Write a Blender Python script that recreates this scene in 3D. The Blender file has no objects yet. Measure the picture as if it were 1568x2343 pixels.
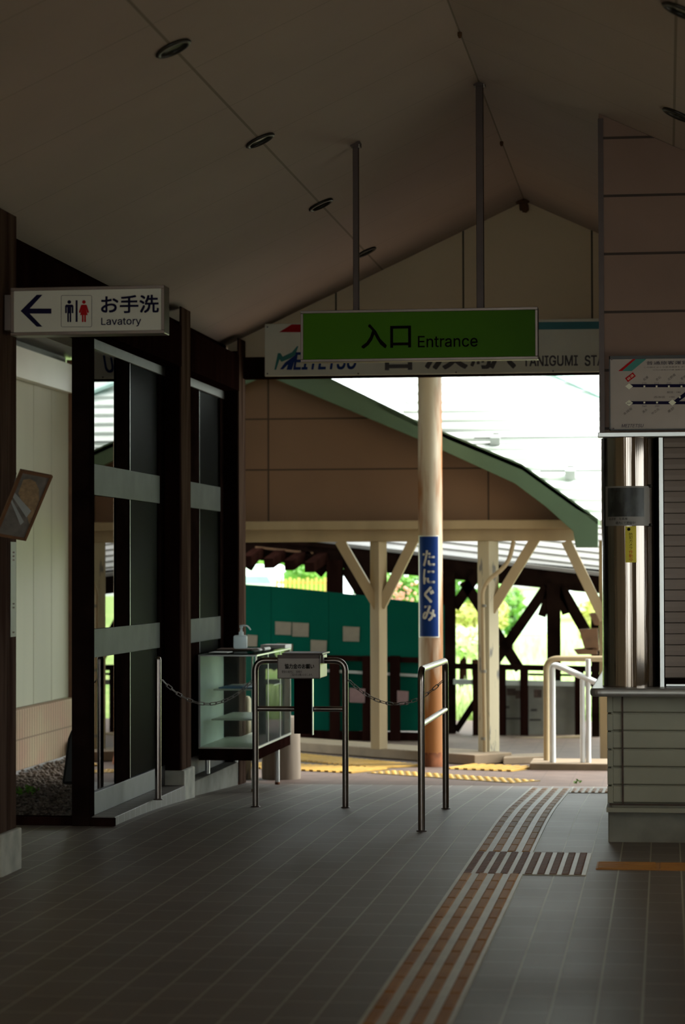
import bpy, bmesh, math, random
from mathutils import Vector, Matrix
random.seed(7)
C = bpy.context.scene.collection
SC = bpy.context.scene
PI = math.pi
# ------------------------------------------------------------------ camera
F = 5532.0; IW, IH = 1568.0, 2343.0; EYE = Vector((0.0, 0.0, 1.45))
VPX, VPY, ROLL = 1524.0, 1305.0, 0.006
_y = Vector((VPX-IW/2, -(VPY-IH/2), -F)).normalized()
_u = Vector((-ROLL, 1.0, 0.0)); _u = (_u - _y*_u.dot(_y)).normalized()
_x = _y.cross(_u)
R3 = Matrix((_x, _y, _u))                     # camera space -> world space
cam_d = bpy.data.cameras.new('camera'); cam = bpy.data.objects.new('camera', cam_d); C.objects.link(cam)
cam.matrix_world = Matrix.Translation(EYE) @ R3.to_4x4()
cam_d.sensor_fit = 'VERTICAL'; cam_d.sensor_height = 36.0; cam_d.lens = F*36.0/IH
cam_d.clip_start = 0.1; cam_d.clip_end = 600
cam_d.dof.use_dof = True; cam_d.dof.focus_distance = 13.6; cam_d.dof.aperture_fstop = 2.8
SC.camera = cam
# ------------------------------------------------------------------ world, sun, exposure
SC.view_settings.view_transform = 'Standard'; SC.view_settings.look = 'None'
SC.view_settings.gamma = 1.0; SC.view_settings.use_curve_mapping = False
SC.view_settings.exposure = 0.75
W = bpy.data.worlds.new('world'); SC.world = W; W.use_nodes = True
_bg = W.node_tree.nodes['Background']
_bg.inputs[0].default_value = (0.91, 1.0, 0.98, 1); _bg.inputs[1].default_value = 2.3
sun_d = bpy.data.lights.new('sun', 'SUN'); sun = bpy.data.objects.new('sun', sun_d); C.objects.link(sun)
sun_d.energy = 6.0; sun_d.angle = math.radians(25); sun_d.color = (1.0, 0.95, 0.86)
sun.rotation_euler = Vector((-0.60, -0.22, -0.76)).to_track_quat('-Z', 'Y').to_euler()
SC.cycles.use_denoising = True
SC.cycles.max_bounces = 12; SC.cycles.diffuse_bounces = 6; SC.cycles.glossy_bounces = 5
SC.cycles.transparent_max_bounces = 16
SC.cycles.sample_clamp_indirect = 6.0

# ------------------------------------------------------------------ helpers: points from sight lines
def ray(px, py):
    return (R3 @ Vector((px-IW/2, -(py-IH/2), -F)))
def P(px, py, Y=None, X=None, Z=None):
    d = ray(px, py)
    if Y is not None: t = (Y-EYE.y)/d.y
    elif X is not None: t = (X-EYE.x)/d.x
    else: t = (Z-EYE.z)/d.z
    return EYE + d*t
def gz(y):                                     # floor: level, then falling gently to the exit
    if y <= 13.5: return 0.0
    if y <= 15.5: return -0.042*(y-13.5)**2/4.0
    if y <= 18.0: return -0.042*(y-14.5)
    if y <= 21.0: return -0.147-0.014*(y-18.0)
    return -0.189
# ------------------------------------------------------------------ helpers: materials
def mat(name, c, rough=0.6, metal=0.0, var=0.15, scale=8.0, bump=0.0, spec=0.5, stretch=(1,1,1), c2=None, lines=None, line_c=(0.02,0.018,0.015), detail=4, thresh=None, coat=0.0):
    m = bpy.data.materials.new(name); m.use_nodes = True
    nt = m.node_tree; N = nt.nodes; L = nt.links
    b = N['Principled BSDF']
    b.inputs['Roughness'].default_value = rough; b.inputs['Metallic'].default_value = metal
    b.inputs['Specular IOR Level'].default_value = spec
    if coat: b.inputs['Coat Weight'].default_value = coat
    tc = N.new('ShaderNodeTexCoord'); mp = N.new('ShaderNodeMapping'); mp.inputs['Scale'].default_value = stretch
    L.new(tc.outputs['Object'], mp.inputs[0])
    nz = N.new('ShaderNodeTexNoise'); nz.inputs['Scale'].default_value = scale; nz.inputs['Detail'].default_value = detail
    L.new(mp.outputs[0], nz.inputs['Vector'])
    rp = N.new('ShaderNodeValToRGB')
    a = [max(0, x*(1-var)) for x in c]; d = [min(1, x*(1+var)) for x in c]
    if c2 is not None: a, d = list(c), list(c2)
    lo, hi = thresh if thresh else (0.3, 0.7)
    rp.color_ramp.elements[0].position = lo; rp.color_ramp.elements[1].position = hi
    rp.color_ramp.elements[0].color = (*a, 1); rp.color_ramp.elements[1].color = (*d, 1)
    L.new(nz.outputs['Fac'], rp.inputs[0])
    out = rp.outputs[0]
    if lines:
        g = N.new('ShaderNodeNewGeometry'); sp = N.new('ShaderNodeSeparateXYZ'); L.new(g.outputs['Position'], sp.inputs[0])
        acc = None
        for ax, val, w, period in lines:
            src = sp.outputs['XYZ'.index(ax)]
            s = N.new('ShaderNodeMath'); s.operation = 'SUBTRACT'; L.new(src, s.inputs[0]); s.inputs[1].default_value = val
            if period:
                wr = N.new('ShaderNodeMath'); wr.operation = 'WRAP'; L.new(s.outputs[0], wr.inputs[0])
                wr.inputs[1].default_value = -period/2; wr.inputs[2].default_value = period/2
                s = wr
            ab = N.new('ShaderNodeMath'); ab.operation = 'ABSOLUTE'; L.new(s.outputs[0], ab.inputs[0])
            lt = N.new('ShaderNodeMath'); lt.operation = 'LESS_THAN'; L.new(ab.outputs[0], lt.inputs[0]); lt.inputs[1].default_value = w/2
            if acc is None: acc = lt
            else:
                mx = N.new('ShaderNodeMath'); mx.operation = 'MAXIMUM'; L.new(acc.outputs[0], mx.inputs[0]); L.new(lt.outputs[0], mx.inputs[1]); acc = mx
        mi = N.new('ShaderNodeMix'); mi.data_type = 'RGBA'
        L.new(acc.outputs[0], mi.inputs[0]); L.new(out, mi.inputs[6]); mi.inputs[7].default_value = (*line_c, 1)
        out = mi.outputs[2]
    L.new(out, b.inputs['Base Color'])
    if bump:
        bp = N.new('ShaderNodeBump'); bp.inputs['Strength'].default_value = bump; bp.inputs['Distance'].default_value = 0.01
        L.new(nz.outputs['Fac'], bp.inputs['Height']); L.new(bp.outputs[0], b.inputs['Normal'])
    return m
def glass(name, tint=(0.9, 0.95, 0.93), refl=1.0, rough=0.0, haze=0.0, haze_c=(0.5,0.6,0.57)):
    m = bpy.data.materials.new(name); m.use_nodes = True
    nt = m.node_tree; N = nt.nodes; L = nt.links; N.remove(N['Principled BSDF'])
    t = N.new('ShaderNodeBsdfTransparent'); t.inputs[0].default_value = (*tint, 1)
    g = N.new('ShaderNodeBsdfGlossy'); g.inputs['Roughness'].default_value = rough; g.inputs[0].default_value = (refl, refl, refl, 1)
    fr = N.new('ShaderNodeFresnel'); fr.inputs[0].default_value = 1.5
    base = t.outputs[0]
    if haze:
        d = N.new('ShaderNodeBsdfDiffuse'); d.inputs[0].default_value = (*haze_c, 1)
        mh = N.new('ShaderNodeMixShader')
        nz = N.new('ShaderNodeTexNoise'); nz.inputs['Scale'].default_value = 5.0
        tc = N.new('ShaderNodeTexCoord'); L.new(tc.outputs['Object'], nz.inputs['Vector'])
        mm = N.new('ShaderNodeMath'); mm.operation = 'MULTIPLY'; mm.inputs[1].default_value = haze*2; L.new(nz.outputs['Fac'], mm.inputs[0])
        L.new(mm.outputs[0], mh.inputs[0]); L.new(t.outputs[0], mh.inputs[1]); L.new(d.outputs[0], mh.inputs[2]); base = mh.outputs[0]
    mx = N.new('ShaderNodeMixShader'); L.new(fr.outputs[0], mx.inputs[0]); L.new(base, mx.inputs[1]); L.new(g.outputs[0], mx.inputs[2])
    L.new(mx.outputs[0], N['Material Output'].inputs[0])
    return m
# ------------------------------------------------------------------ helpers: meshes
class B:
    def __init__(s): s.v = []; s.f = []; s.sm = []
    def add(s, vs, fs, smooth=False):
        n = len(s.v); s.v += [Vector(v) for v in vs]; s.f += [[i+n for i in f] for f in fs]; s.sm += [smooth]*len(fs); return s
    def box(s, x0, x1, y0, y1, z0, z1):
        vs = [(x, y, z) for z in (z0, z1) for y in (y0, y1) for x in (x0, x1)]
        return s.add(vs, [(0,2,3,1),(4,5,7,6),(0,1,5,4),(1,3,7,5),(3,2,6,7),(2,0,4,6)])
    def obox(s, c, ax, ay, az):               # centre and three half-axis vectors
        c, ax, ay, az = Vector(c), Vector(ax), Vector(ay), Vector(az)
        vs = [c+ax*i+ay*j+az*k for k in (-1,1) for j in (-1,1) for i in (-1,1)]
        return s.add(vs, [(0,2,3,1),(4,5,7,6),(0,1,5,4),(1,3,7,5),(3,2,6,7),(2,0,4,6)])
    def bar(s, p0, p1, w, h, up=(0,0,1)):     # rectangular bar between two points
        p0, p1 = Vector(p0), Vector(p1); d = (p1-p0); L = d.length; d.normalize()
        a = d.cross(Vector(up)).normalized(); b = a.cross(d)
        return s.obox((p0+p1)/2, d*L/2, a*w/2, b*h/2)
    def prism(s, pts, d):                     # polygon (list of points) swept by vector d
        d = Vector(d); pts = [Vector(p) for p in pts]; n = len(pts)
        return s.add(pts+[p+d for p in pts], [list(range(n))[::-1], list(range(n, 2*n))]+[(i, (i+1) % n, (i+1) % n+n, i+n) for i in range(n)])
    def tube(s, pts, r, seg=12, cap=True, r1=None):
        pts = [Vector(p) for p in pts]; n = len(pts); rings = []
        t0 = (pts[1]-pts[0]).normalized(); ref = Vector((0,0,1)) if abs(t0.z) < 0.9 else Vector((1,0,0))
        a = t0.cross(ref).normalized()
        for i, p in enumerate(pts):
            t = ((pts[min(i+1, n-1)]-p).normalized()+(p-pts[max(i-1, 0)]).normalized())
            if t.length < 1e-6: t = pts[min(i+1,n-1)]-pts[max(i-1,0)]
            t.normalize(); a = (a-t*a.dot(t)).normalized(); b = t.cross(a)
            rr = r if r1 is None else r+(r1-r)*i/(n-1)
            rings.append([p+(a*math.cos(2*PI*k/seg)+b*math.sin(2*PI*k/seg))*rr for k in range(seg)])
        vs = [v for R in rings for v in R]
        fs = [(i*seg+k, i*seg+(k+1) % seg, (i+1)*seg+(k+1) % seg, (i+1)*seg+k) for i in range(n-1) for k in range(seg)]
        s.add(vs, fs, True)
        if cap: s.add(rings[0], [list(range(seg))[::-1]]); s.add(rings[-1], [list(range(seg))])
        return s
    def loop(s, pts, r, seg=6):               # closed tube
        n = len(pts); pts = [Vector(p) for p in pts]; vs = []
        nrm = (pts[n//4]-pts[0]).cross(pts[n//2]-pts[0]).normalized()
        for i, p in enumerate(pts):
            t = (pts[(i+1) % n]-pts[i-1]).normalized(); b = t.cross(nrm)
            vs += [p+(nrm*math.cos(2*PI*k/seg)+b*math.sin(2*PI*k/seg))*r for k in range(seg)]
        return s.add(vs, [(i*seg+k, i*seg+(k+1) % seg, ((i+1) % n)*seg+(k+1) % seg, ((i+1) % n)*seg+k) for i in range(n) for k in range(seg)], True)
    def lathe(s, prof, c, seg=32, axis=(0,0,1), wob=0.0):  # prof: (radius, height) along axis
        c = Vector(c); ax = Vector(axis).normalized(); a = ax.orthogonal().normalized(); b = ax.cross(a)
        if abs(ax.z) > 0.999: a, b = Vector((1,0,0)), Vector((0,1,0))
        w = [1+wob*(random.random()-0.5) for _ in range(seg)]
        vs = [c+ax*h+(a*math.cos(2*PI*k/seg)+b*math.sin(2*PI*k/seg))*r*w[k] for r, h in prof for k in range(seg)]
        n = len(prof)
        fs = [(i*seg+k, i*seg+(k+1) % seg, (i+1)*seg+(k+1) % seg, (i+1)*seg+k) for i in range(n-1) for k in range(seg)]
        s.add(vs, fs, True)
        s.add(vs[:seg], [list(range(seg))[::-1]]); s.add(vs[-seg:], [list(range(seg))]); return s
    def blob(s, c, r, sub=2, rough=0.15):
        bm = bmesh.new(); bmesh.ops.create_icosphere(bm, subdivisions=sub, radius=1)
        bm.verts.ensure_lookup_table()
        vs = [Vector(c)+Vector((v.co.x*r[0], v.co.y*r[1], v.co.z*r[2]))*(1+rough*(random.random()-0.5)*2) for v in bm.verts]
        fs = [[v.index for v in f.verts] for f in bm.faces]; bm.free()
        return s.add(vs, fs, True)
    def leaves(s, c, r, n, size):             # a cloud of small leaves in an ellipsoid
        c = Vector(c)
        for _ in range(n):
            while True:
                q = Vector((random.uniform(-1,1), random.uniform(-1,1), random.uniform(-1,1)))
                if 0.25 < q.length < 1: break
            p = c+Vector((q.x*r[0], q.y*r[1], q.z*r[2]))
            a = Vector((random.gauss(0,1), random.gauss(0,1), random.gauss(0,1))).normalized()
            b = a.orthogonal().normalized(); z = size*random.uniform(0.6, 1.4)
            s.add([p-a*z, p+b*z*0.5, p+a*z, p-b*z*0.5], [(0,1,2,3)])
        return s
WL = {}
def build(s, name, m, parent=None, bevel=0.0, seg=2, kind=None, origin=None):
    if parent is not None: org = WL[parent.name]
    elif origin is not None: org = Vector(origin)
    else:
        xs = [v.x for v in s.v]; ys = [v.y for v in s.v]; zs = [v.z for v in s.v]
        org = Vector(((min(xs)+max(xs))/2, (min(ys)+max(ys))/2, min(zs)))
    me = bpy.data.meshes.new(name)
    me.from_pydata([v-org for v in s.v], [], s.f)
    me.polygons.foreach_set('use_smooth', s.sm); me.materials.append(m); me.update()
    bm = bmesh.new(); bm.from_mesh(me)
    bmesh.ops.recalc_face_normals(bm, faces=bm.faces); bm.to_mesh(me); bm.free()
    o = bpy.data.objects.new(name, me); C.objects.link(o)
    if parent is not None: o.parent = parent
    else: o.location = org
    WL[o.name] = org
    if bevel:
        md = o.modifiers.new('bevel', 'BEVEL'); md.width = bevel; md.segments = seg; md.limit_method = 'ANGLE'; md.angle_limit = 0.6
    if kind: o['kind'] = kind
    return o
def thing(name, label, cat, loc, group=None):
    o = bpy.data.objects.new(name, None); C.objects.link(o); o.location = loc; o.empty_display_size = 0.1
    WL[o.name] = Vector(loc); o['label'] = label; o['category'] = cat
    if group: o['group'] = group
    return o
def tag(o, label, cat, group=None, kind=None):
    o['label'] = label; o['category'] = cat
    if group: o['group'] = group
    if kind: o['kind'] = kind
    return o
def dup(o, loc, label):
    r = o.copy(); C.objects.link(r); r.location = loc; r['label'] = label
    for ch in list(o.children):
        c = ch.copy(); C.objects.link(c); c.parent = r
        for g in list(ch.children):
            d = g.copy(); C.objects.link(d); d.parent = c
    return r
LATIN = None
try:
    import os
    LATIN = bpy.data.fonts.load(os.path.join(bpy.utils.resource_path('LOCAL'), 'datafiles', 'fonts', 'Inter.woff2'))
except Exception:
    LATIN = None
def text_pts(body, shear=0.0, vertical=False):
    cu = bpy.data.curves.new('txt', 'FONT'); cu.body = body; cu.size = 1; cu.shear = shear; cu.fill_mode = 'FRONT'; cu.resolution_u = 3
    if LATIN is not None and all(ord(ch) < 128 for ch in body): cu.font = LATIN
    if vertical: cu.body = '\n'.join(body); cu.align_x = 'CENTER'; cu.space_line = 1.0
    o = bpy.data.objects.new('txt', cu); C.objects.link(o); dg = bpy.context.evaluated_depsgraph_get()
    me = bpy.data.meshes.new_from_object(o.evaluated_get(dg))
    vs = [(v.co.x, v.co.y) for v in me.vertices]; fs = [list(p.vertices) for p in me.polygons]
    bpy.data.objects.remove(o); bpy.data.curves.remove(cu); bpy.data.meshes.remove(me)
    return vs, fs
def lettering(body, m, parent, o, u, v, w, h, name='lettering', shear=0.0, vertical=False, bold=0.0, wrap=None, lift=0.0015, into=None):
    """letters fitted into a w x h box whose lower left corner is o, along u and v"""
    vs, fs = text_pts(body, shear, vertical)
    x0 = min(p[0] for p in vs); x1 = max(p[0] for p in vs); y0 = min(p[1] for p in vs); y1 = max(p[1] for p in vs)
    u, v, o = Vector(u).normalized(), Vector(v).normalized(), Vector(o); n = u.cross(v)
    if h is None: h = w*(y1-y0)/(x1-x0)
    if w is None: w = h*(x1-x0)/(y1-y0)
    out = into if into is not None else B()
    offs = [(0, 0)] if not bold else [(bold*a, bold*b) for a, b in ((-1,-1),(1,-1),(-1,1),(1,1))]
    for k, (dx, dy) in enumerate(offs):
        pts = []
        for px, py in vs:
            a = (px-x0)/(x1-x0)*w+dx; b = (py-y0)/(y1-y0)*h+dy
            if wrap: pts.append(wrap(a, b))
            else: pts.append(o+u*a+v*b+n*(lift+0.0002*k))
        out.add(pts, fs)
    if into is not None: return out
    return build(out, name, m, parent)
XU, ZU = (1,0,0), (0,0,1)
def letter_px(body, m, parent, x0, y0, x1, y1, Y, **k):   # on a plane facing the hall at depth Y
    a = P(x0, y1, Y=Y); b = P(x1, y0, Y=Y)
    return lettering(body, m, parent, a, XU, ZU, b.x-a.x, b.z-a.z, **k)
def poly_px(pts, Y, d, s=None):
    s = s or B(); return s.prism([P(x, y, Y=Y) for x, y in pts], (0, d, 0))
def fillet(pts, r, n=6):
    pts = [Vector(p) for p in pts]; out = [pts[0]]
    for i in range(1, len(pts)-1):
        a = (pts[i-1]-pts[i]).normalized(); b = (pts[i+1]-pts[i]).normalized()
        p0 = pts[i]+a*r; p1 = pts[i]+b*r
        for k in range(n+1):
            t = k/n; out.append(p0*(1-t)**2+pts[i]*2*t*(1-t)+p1*t*t)
    out.append(pts[-1]); return out

# ------------------------------------------------------------------ materials
M = {}
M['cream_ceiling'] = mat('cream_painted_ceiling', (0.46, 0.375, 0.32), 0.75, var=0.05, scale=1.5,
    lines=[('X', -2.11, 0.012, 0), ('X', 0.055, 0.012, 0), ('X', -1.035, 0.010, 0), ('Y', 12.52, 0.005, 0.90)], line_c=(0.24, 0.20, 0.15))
_gX = [P(x, 650, Y=18.1).x for x in (768, 1060, 1355)]
M['cream_gable'] = mat('cream_gable_panels', (0.84, 0.69, 0.46), 0.8, var=0.06, scale=1.2, lines=[('X', x, 0.014, 0) for x in _gX], line_c=(0.10, 0.08, 0.05))
M['dark_wood'] = mat('dark_stained_timber', (0.012, 0.0045, 0.0035), 0.9, spec=0.0, var=0.4, scale=9, stretch=(1,1,0.12), bump=0.15)
M['worn_wood'] = mat('weathered_brown_timber', (0.040, 0.021, 0.016), 0.9, spec=0.0, scale=11, stretch=(1,1,0.1), bump=0.3, c2=(0.12, 0.08, 0.06), thresh=(0.35, 0.75))
M['black_wood'] = mat('blackened_timber', (0.009, 0.0045, 0.0035), 0.9, spec=0.0, var=0.4, scale=7)
M['concrete'] = mat('grey_concrete', (0.42, 0.41, 0.35), 0.85, var=0.3, scale=7, bump=0.2)
M['concrete_dark'] = mat('stained_concrete', (0.15, 0.14, 0.115), 0.8, scale=5, bump=0.1, c2=(0.26, 0.25, 0.21))
M['steel'] = mat('brushed_stainless_steel', (0.33, 0.285, 0.26), 0.25, metal=1.0, var=0.08, scale=30, stretch=(1,1,0.05))
M['mirror_steel'] = mat('polished_stainless_steel', (0.31, 0.265, 0.235), 0.09, metal=1.0, var=0.10, scale=70, stretch=(1,1,0.004), bump=0.22)
M['chain'] = mat('dark_steel_chain', (0.30, 0.28, 0.26), 0.35, metal=1.0)
M['alu'] = mat('silver_aluminium', (0.62, 0.63, 0.62), 0.35, metal=1.0, var=0.06)
M['sign_frame'] = mat('dull_metal_sign_frame', (0.22, 0.18, 0.16), 0.38, metal=0.9, var=0.2, scale=3, stretch=(1,1,0.3))
M['sign_white'] = mat('white_sign_acrylic', (0.72, 0.73, 0.66), 0.35, var=0.03, scale=3)
M['board_white'] = mat('weathered_white_board', (0.84, 0.84, 0.68), 0.45, var=0.08, scale=2.5)
M['navy'] = mat('navy_print', (0.011, 0.009, 0.040), 0.7, var=0.1, spec=0.1)
M['red'] = mat('red_print', (0.45, 0.008, 0.012), 0.6, var=0.08, spec=0.12)
M['sign_green'] = mat('green_sign_acrylic', (0.060, 0.19, 0.002), 0.45, spec=0.1, var=0.05, scale=3)
M['ink'] = mat('black_print', (0.008, 0.007, 0.006), 0.8, var=0.1, spec=0.0)
M['ink_grey'] = mat('faded_black_print', (0.07, 0.06, 0.055), 0.5, var=0.15)
M['teal'] = mat('teal_print', (0.0, 0.19, 0.21), 0.45, var=0.06)
M['teal_green'] = mat('teal_green_print', (0.005, 0.20, 0.17), 0.45, var=0.08)
M['blue'] = mat('royal_blue_print', (0.004, 0.035, 0.20), 0.5, var=0.08, spec=0.2)
M['hanger'] = mat('brown_hanger_pole', (0.07, 0.048, 0.042), 0.4, var=0.1, metal=0.4)
M['black_metal'] = mat('black_metal_trim', (0.018, 0.015, 0.012), 0.4, var=0.2)
M['lens'] = mat('dark_lamp_glass', (0.05, 0.06, 0.045), 0.12, var=0.3, scale=12)
M['office'] = mat('office_wall_panels', (0.25, 0.165, 0.13), 0.7, var=0.12, scale=1.6,
    lines=[('Z', P(1450, 447, Y=13.0).z, 0.014, P(1450, 447, Y=13.0).z-P(1450, 580, Y=13.0).z)], line_c=(0.045, 0.028, 0.022))
M['shutter'] = mat('grey_brown_shutter', (0.20, 0.155, 0.13), 0.55, var=0.1, scale=2)
M['counter_wall'] = mat('cream_grey_siding', (0.30, 0.285, 0.215), 0.6, var=0.10, scale=3)
M['counter_top'] = mat('grey_metal_counter', (0.36, 0.34, 0.31), 0.35, metal=0.6, var=0.1)
M['stain'] = mat('rusty_brown_joint', (0.06, 0.035, 0.025), 0.8, var=0.4, scale=20)
M['tan_tile'] = mat('tan_tactile_bar', (0.31, 0.125, 0.030), 0.6, spec=0.25, scale=3, c2=(0.43, 0.195, 0.05), detail=3)
M['pale_tile'] = mat('pale_tactile_base', (0.40, 0.36, 0.27), 0.45, var=0.12, scale=6)
M['brown_dot'] = mat('red_brown_tactile_dot', (0.15, 0.058, 0.030), 0.6, var=0.15, spec=0.3, scale=9)
M['yellow_tile'] = mat('yellow_tactile_paint', (0.55, 0.33, 0.06), 0.6, var=0.2, scale=9)
M['yellow_base'] = mat('worn_yellow_tactile_base', (0.20, 0.13, 0.03), 0.6, var=0.3, scale=9)
M['paving'] = mat('brown_brick_paving', (0.115, 0.075, 0.060), 0.75, var=0.2, scale=5, lines=[('Y', 18, 0.006, 0.12), ('X', 0, 0.006, 0.24)], line_c=(0.08, 0.055, 0.045))
M['rust_pole'] = mat('rust_streaked_white_paint', (0.62, 0.56, 0.44), 0.55, scale=7.0, stretch=(1,1,0.13), c2=(0.30, 0.115, 0.025), thresh=(0.45, 0.60), detail=7)
def _rust_low():                               # more rust towards the foot of the pole
    nt = M['rust_pole'].node_tree; N = nt.nodes; L = nt.links
    nz = [n for n in N if n.type == 'TEX_NOISE'][0]; rp = [n for n in N if n.type == 'VALTORGB'][0]; tc = [n for n in N if n.type == 'TEX_COORD'][0]
    sp = N.new('ShaderNodeSeparateXYZ'); L.new(tc.outputs['Object'], sp.inputs[0])
    mr = N.new('ShaderNodeMapRange'); mr.inputs['From Min'].default_value = 0.2; mr.inputs['From Max'].default_value = 2.2; mr.inputs['To Min'].default_value = 0.13; mr.inputs['To Max'].default_value = -0.02
    L.new(sp.outputs[2], mr.inputs['Value'])
    ad = N.new('ShaderNodeMath'); L.new(nz.outputs['Fac'], ad.inputs[0]); L.new(mr.outputs[0], ad.inputs[1]); L.new(ad.outputs[0], rp.inputs[0])
_rust_low()
M['rust'] = mat('heavy_rust', (0.10, 0.035, 0.015), 0.85, scale=9, c2=(0.30, 0.10, 0.035))
M['gable_far'] = mat('beige_wall_panels', (0.21, 0.12, 0.07), 0.75, var=0.07, scale=1.1,
    lines=[('X', P(612, 1000, Y=20.7).x, 0.016, 0), ('X', P(1117, 1150, Y=20.7).x, 0.016, 0), ('Z', P(800, 956, Y=20.7).z, 0.014, 0), ('Z', P(800, 1073, Y=20.7).z, 0.014, 0)], line_c=(0.05, 0.028, 0.014))
M['cream_timber'] = mat('cream_painted_timber', (0.40, 0.31, 0.18), 0.65, var=0.08, scale=5, stretch=(1,1,0.3))
M['peeling'] = mat('peeling_cream_paint', (0.52, 0.46, 0.32), 0.65, scale=14, stretch=(1,1,0.25), c2=(0.20, 0.19, 0.17), thresh=(0.60, 0.66), detail=6)
M['barge'] = mat('grey_green_paint', (0.10, 0.17, 0.10), 0.5, var=0.1, scale=2)
M['roof_white'] = mat('pale_metal_roofing', (0.80, 0.84, 0.80), 0.35, var=0.05, scale=1.0)
M['hip'] = mat('pale_teal_roof_flashing', (0.50, 0.72, 0.66), 0.4, var=0.05)
M['roof_grey'] = mat('grey_pink_slate_roofing', (0.30, 0.28, 0.29), 0.5, var=0.12, scale=4)
M['fence_green'] = mat('deep_teal_green_sheet', (0.003, 0.062, 0.042), 0.8, var=0.12, scale=1.5, spec=0.0)
M['paper'] = mat('faded_notice_paper', (0.17, 0.145, 0.11), 0.8, var=0.12, scale=9)
M['paper_pink'] = mat('pinkish_notice_paper', (0.17, 0.10, 0.10), 0.8, var=0.2, scale=9)
M['white_paint'] = mat('glossy_white_paint', (0.85, 0.88, 0.9), 0.3, var=0.03)
M['tan_concrete'] = mat('tan_concrete', (0.25, 0.185, 0.12), 0.8, var=0.15, scale=6, bump=0.1)
M['grass'] = mat('bright_grass', (0.20, 0.42, 0.05), 0.8, scale=0.7, c2=(0.46, 0.56, 0.18), detail=8)
M['leaf'] = mat('green_leaves', (0.06, 0.22, 0.02), 0.6, scale=2, c2=(0.16, 0.36, 0.03))
M['leaf_yellow'] = mat('yellow_green_leaves', (0.36, 0.40, 0.08), 0.6, scale=2, c2=(0.5, 0.5, 0.14))
M['leaf_pale'] = mat('pale_grass_blades', (0.45, 0.62, 0.22), 0.7, scale=2, c2=(0.75, 0.80, 0.55))
M['flower'] = mat('pink_flowers', (0.8, 0.35, 0.3), 0.7)
M['van_white'] = mat('white_vehicle_paint', (0.8, 0.86, 0.92), 0.25, var=0.03)
M['van_glass'] = mat('vehicle_glass', (0.25, 0.33, 0.40), 0.15, var=0.1)
M['picket'] = mat('straw_yellow_picket', (0.62, 0.42, 0.12), 0.7, var=0.12)
M['house'] = mat('white_house_wall', (0.80, 0.84, 0.86), 0.8, var=0.04)
M['tarp'] = mat('grey_panel', (0.16, 0.15, 0.13), 0.8, var=0.25, scale=4)
M['siding'] = mat('cream_vertical_siding', (0.40, 0.40, 0.30), 0.6, var=0.07, scale=2.0, stretch=(1,1,0.15))
M['brick_base'] = mat('ribbed_brick_tile', (0.42, 0.25, 0.17), 0.8, scale=3, c2=(0.40, 0.33, 0.20), lines=[('Y', 0, 0.02, 0.075), ('Z', 0.14, 0.012, 0)], line_c=(0.20, 0.14, 0.09))
M['gravel'] = mat('grey_brown_gravel', (0.09, 0.07, 0.055), 0.9, scale=30, c2=(0.26, 0.21, 0.175))
M['soil'] = mat('dark_soil', (0.06, 0.045, 0.035), 0.95, var=0.4, scale=20)
M['log'] = mat('split_grey_log', (0.20, 0.15, 0.11), 0.85, scale=7, stretch=(1,1,0.12), c2=(0.42, 0.35, 0.28), bump=0.4)
M['bottle'] = mat('white_plastic', (0.75, 0.80, 0.82), 0.35, var=0.03)
def translucent(name, c):
    m = bpy.data.materials.new(name); m.use_nodes = True; nt = m.node_tree; N = nt.nodes; L = nt.links
    t = N.new('ShaderNodeBsdfTranslucent'); t.inputs[0].default_value = (*c, 1); b = N['Principled BSDF']
    b.inputs['Base Color'].default_value = (*c, 1); b.inputs['Roughness'].default_value = 0.35
    mx = N.new('ShaderNodeMixShader'); mx.inputs[0].default_value = 0.6; L.new(b.outputs[0], mx.inputs[1]); L.new(t.outputs[0], mx.inputs[2])
    L.new(mx.outputs[0], N['Material Output'].inputs[0]); return m
M['bottle'] = translucent('translucent_white_plastic', (0.86, 0.92, 0.94))
M['case_panel'] = mat('pale_green_backing', (0.66, 0.78, 0.69), 0.4, var=0.12, scale=4)
M['shelf'] = mat('pale_grey_shelf', (0.72, 0.74, 0.64), 0.4, var=0.05)
M['paper_white'] = mat('white_paper', (0.75, 0.76, 0.74), 0.7, var=0.03)
M['blue_plastic'] = mat('blue_folder_plastic', (0.02, 0.17, 0.38), 0.4, var=0.08)
M['brown_card'] = mat('brown_clipboard', (0.13, 0.075, 0.05), 0.6, var=0.15)
M['bag'] = mat('black_plastic_sheet', (0.006, 0.006, 0.006), 0.6, var=0.3)
M['nest'] = mat('brown_mud_nest', (0.13, 0.065, 0.03), 0.95, var=0.4, scale=60, bump=0.6)
M['photo_dark'] = mat('dark_photograph', (0.012, 0.012, 0.011), 0.4, scale=22, stretch=(1,1,0.4), c2=(0.10, 0.11, 0.10), thresh=(0.45, 0.85))
M['notice'] = mat('grey_notice_paper', (0.24, 0.22, 0.20), 0.5, var=0.06)
M['yellow_sticker'] = mat('yellow_sticker', (0.62, 0.50, 0.02), 0.5, var=0.05)
M['map_panel'] = mat('pale_map_panel', (0.42, 0.36, 0.32), 0.45, var=0.05)
M['glass'] = glass('window_glass', (0.55, 0.58, 0.56))
M['glass_dim'] = glass('dull_window_glass', (0.5, 0.5, 0.5), refl=0.05, rough=0.3)
M['case_glass'] = glass('case_glass', (0.94, 0.98, 0.96), refl=0.22, haze=0.06, haze_c=(0.75,0.9,0.82))
M['mirror_frame'] = mat('brown_varnished_frame', (0.16, 0.075, 0.035), 0.45, var=0.2, scale=12)
M['pic_tan'] = mat('tan_reflection_patch', (0.30, 0.20, 0.11), 0.7, var=0.25, scale=50)
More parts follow.
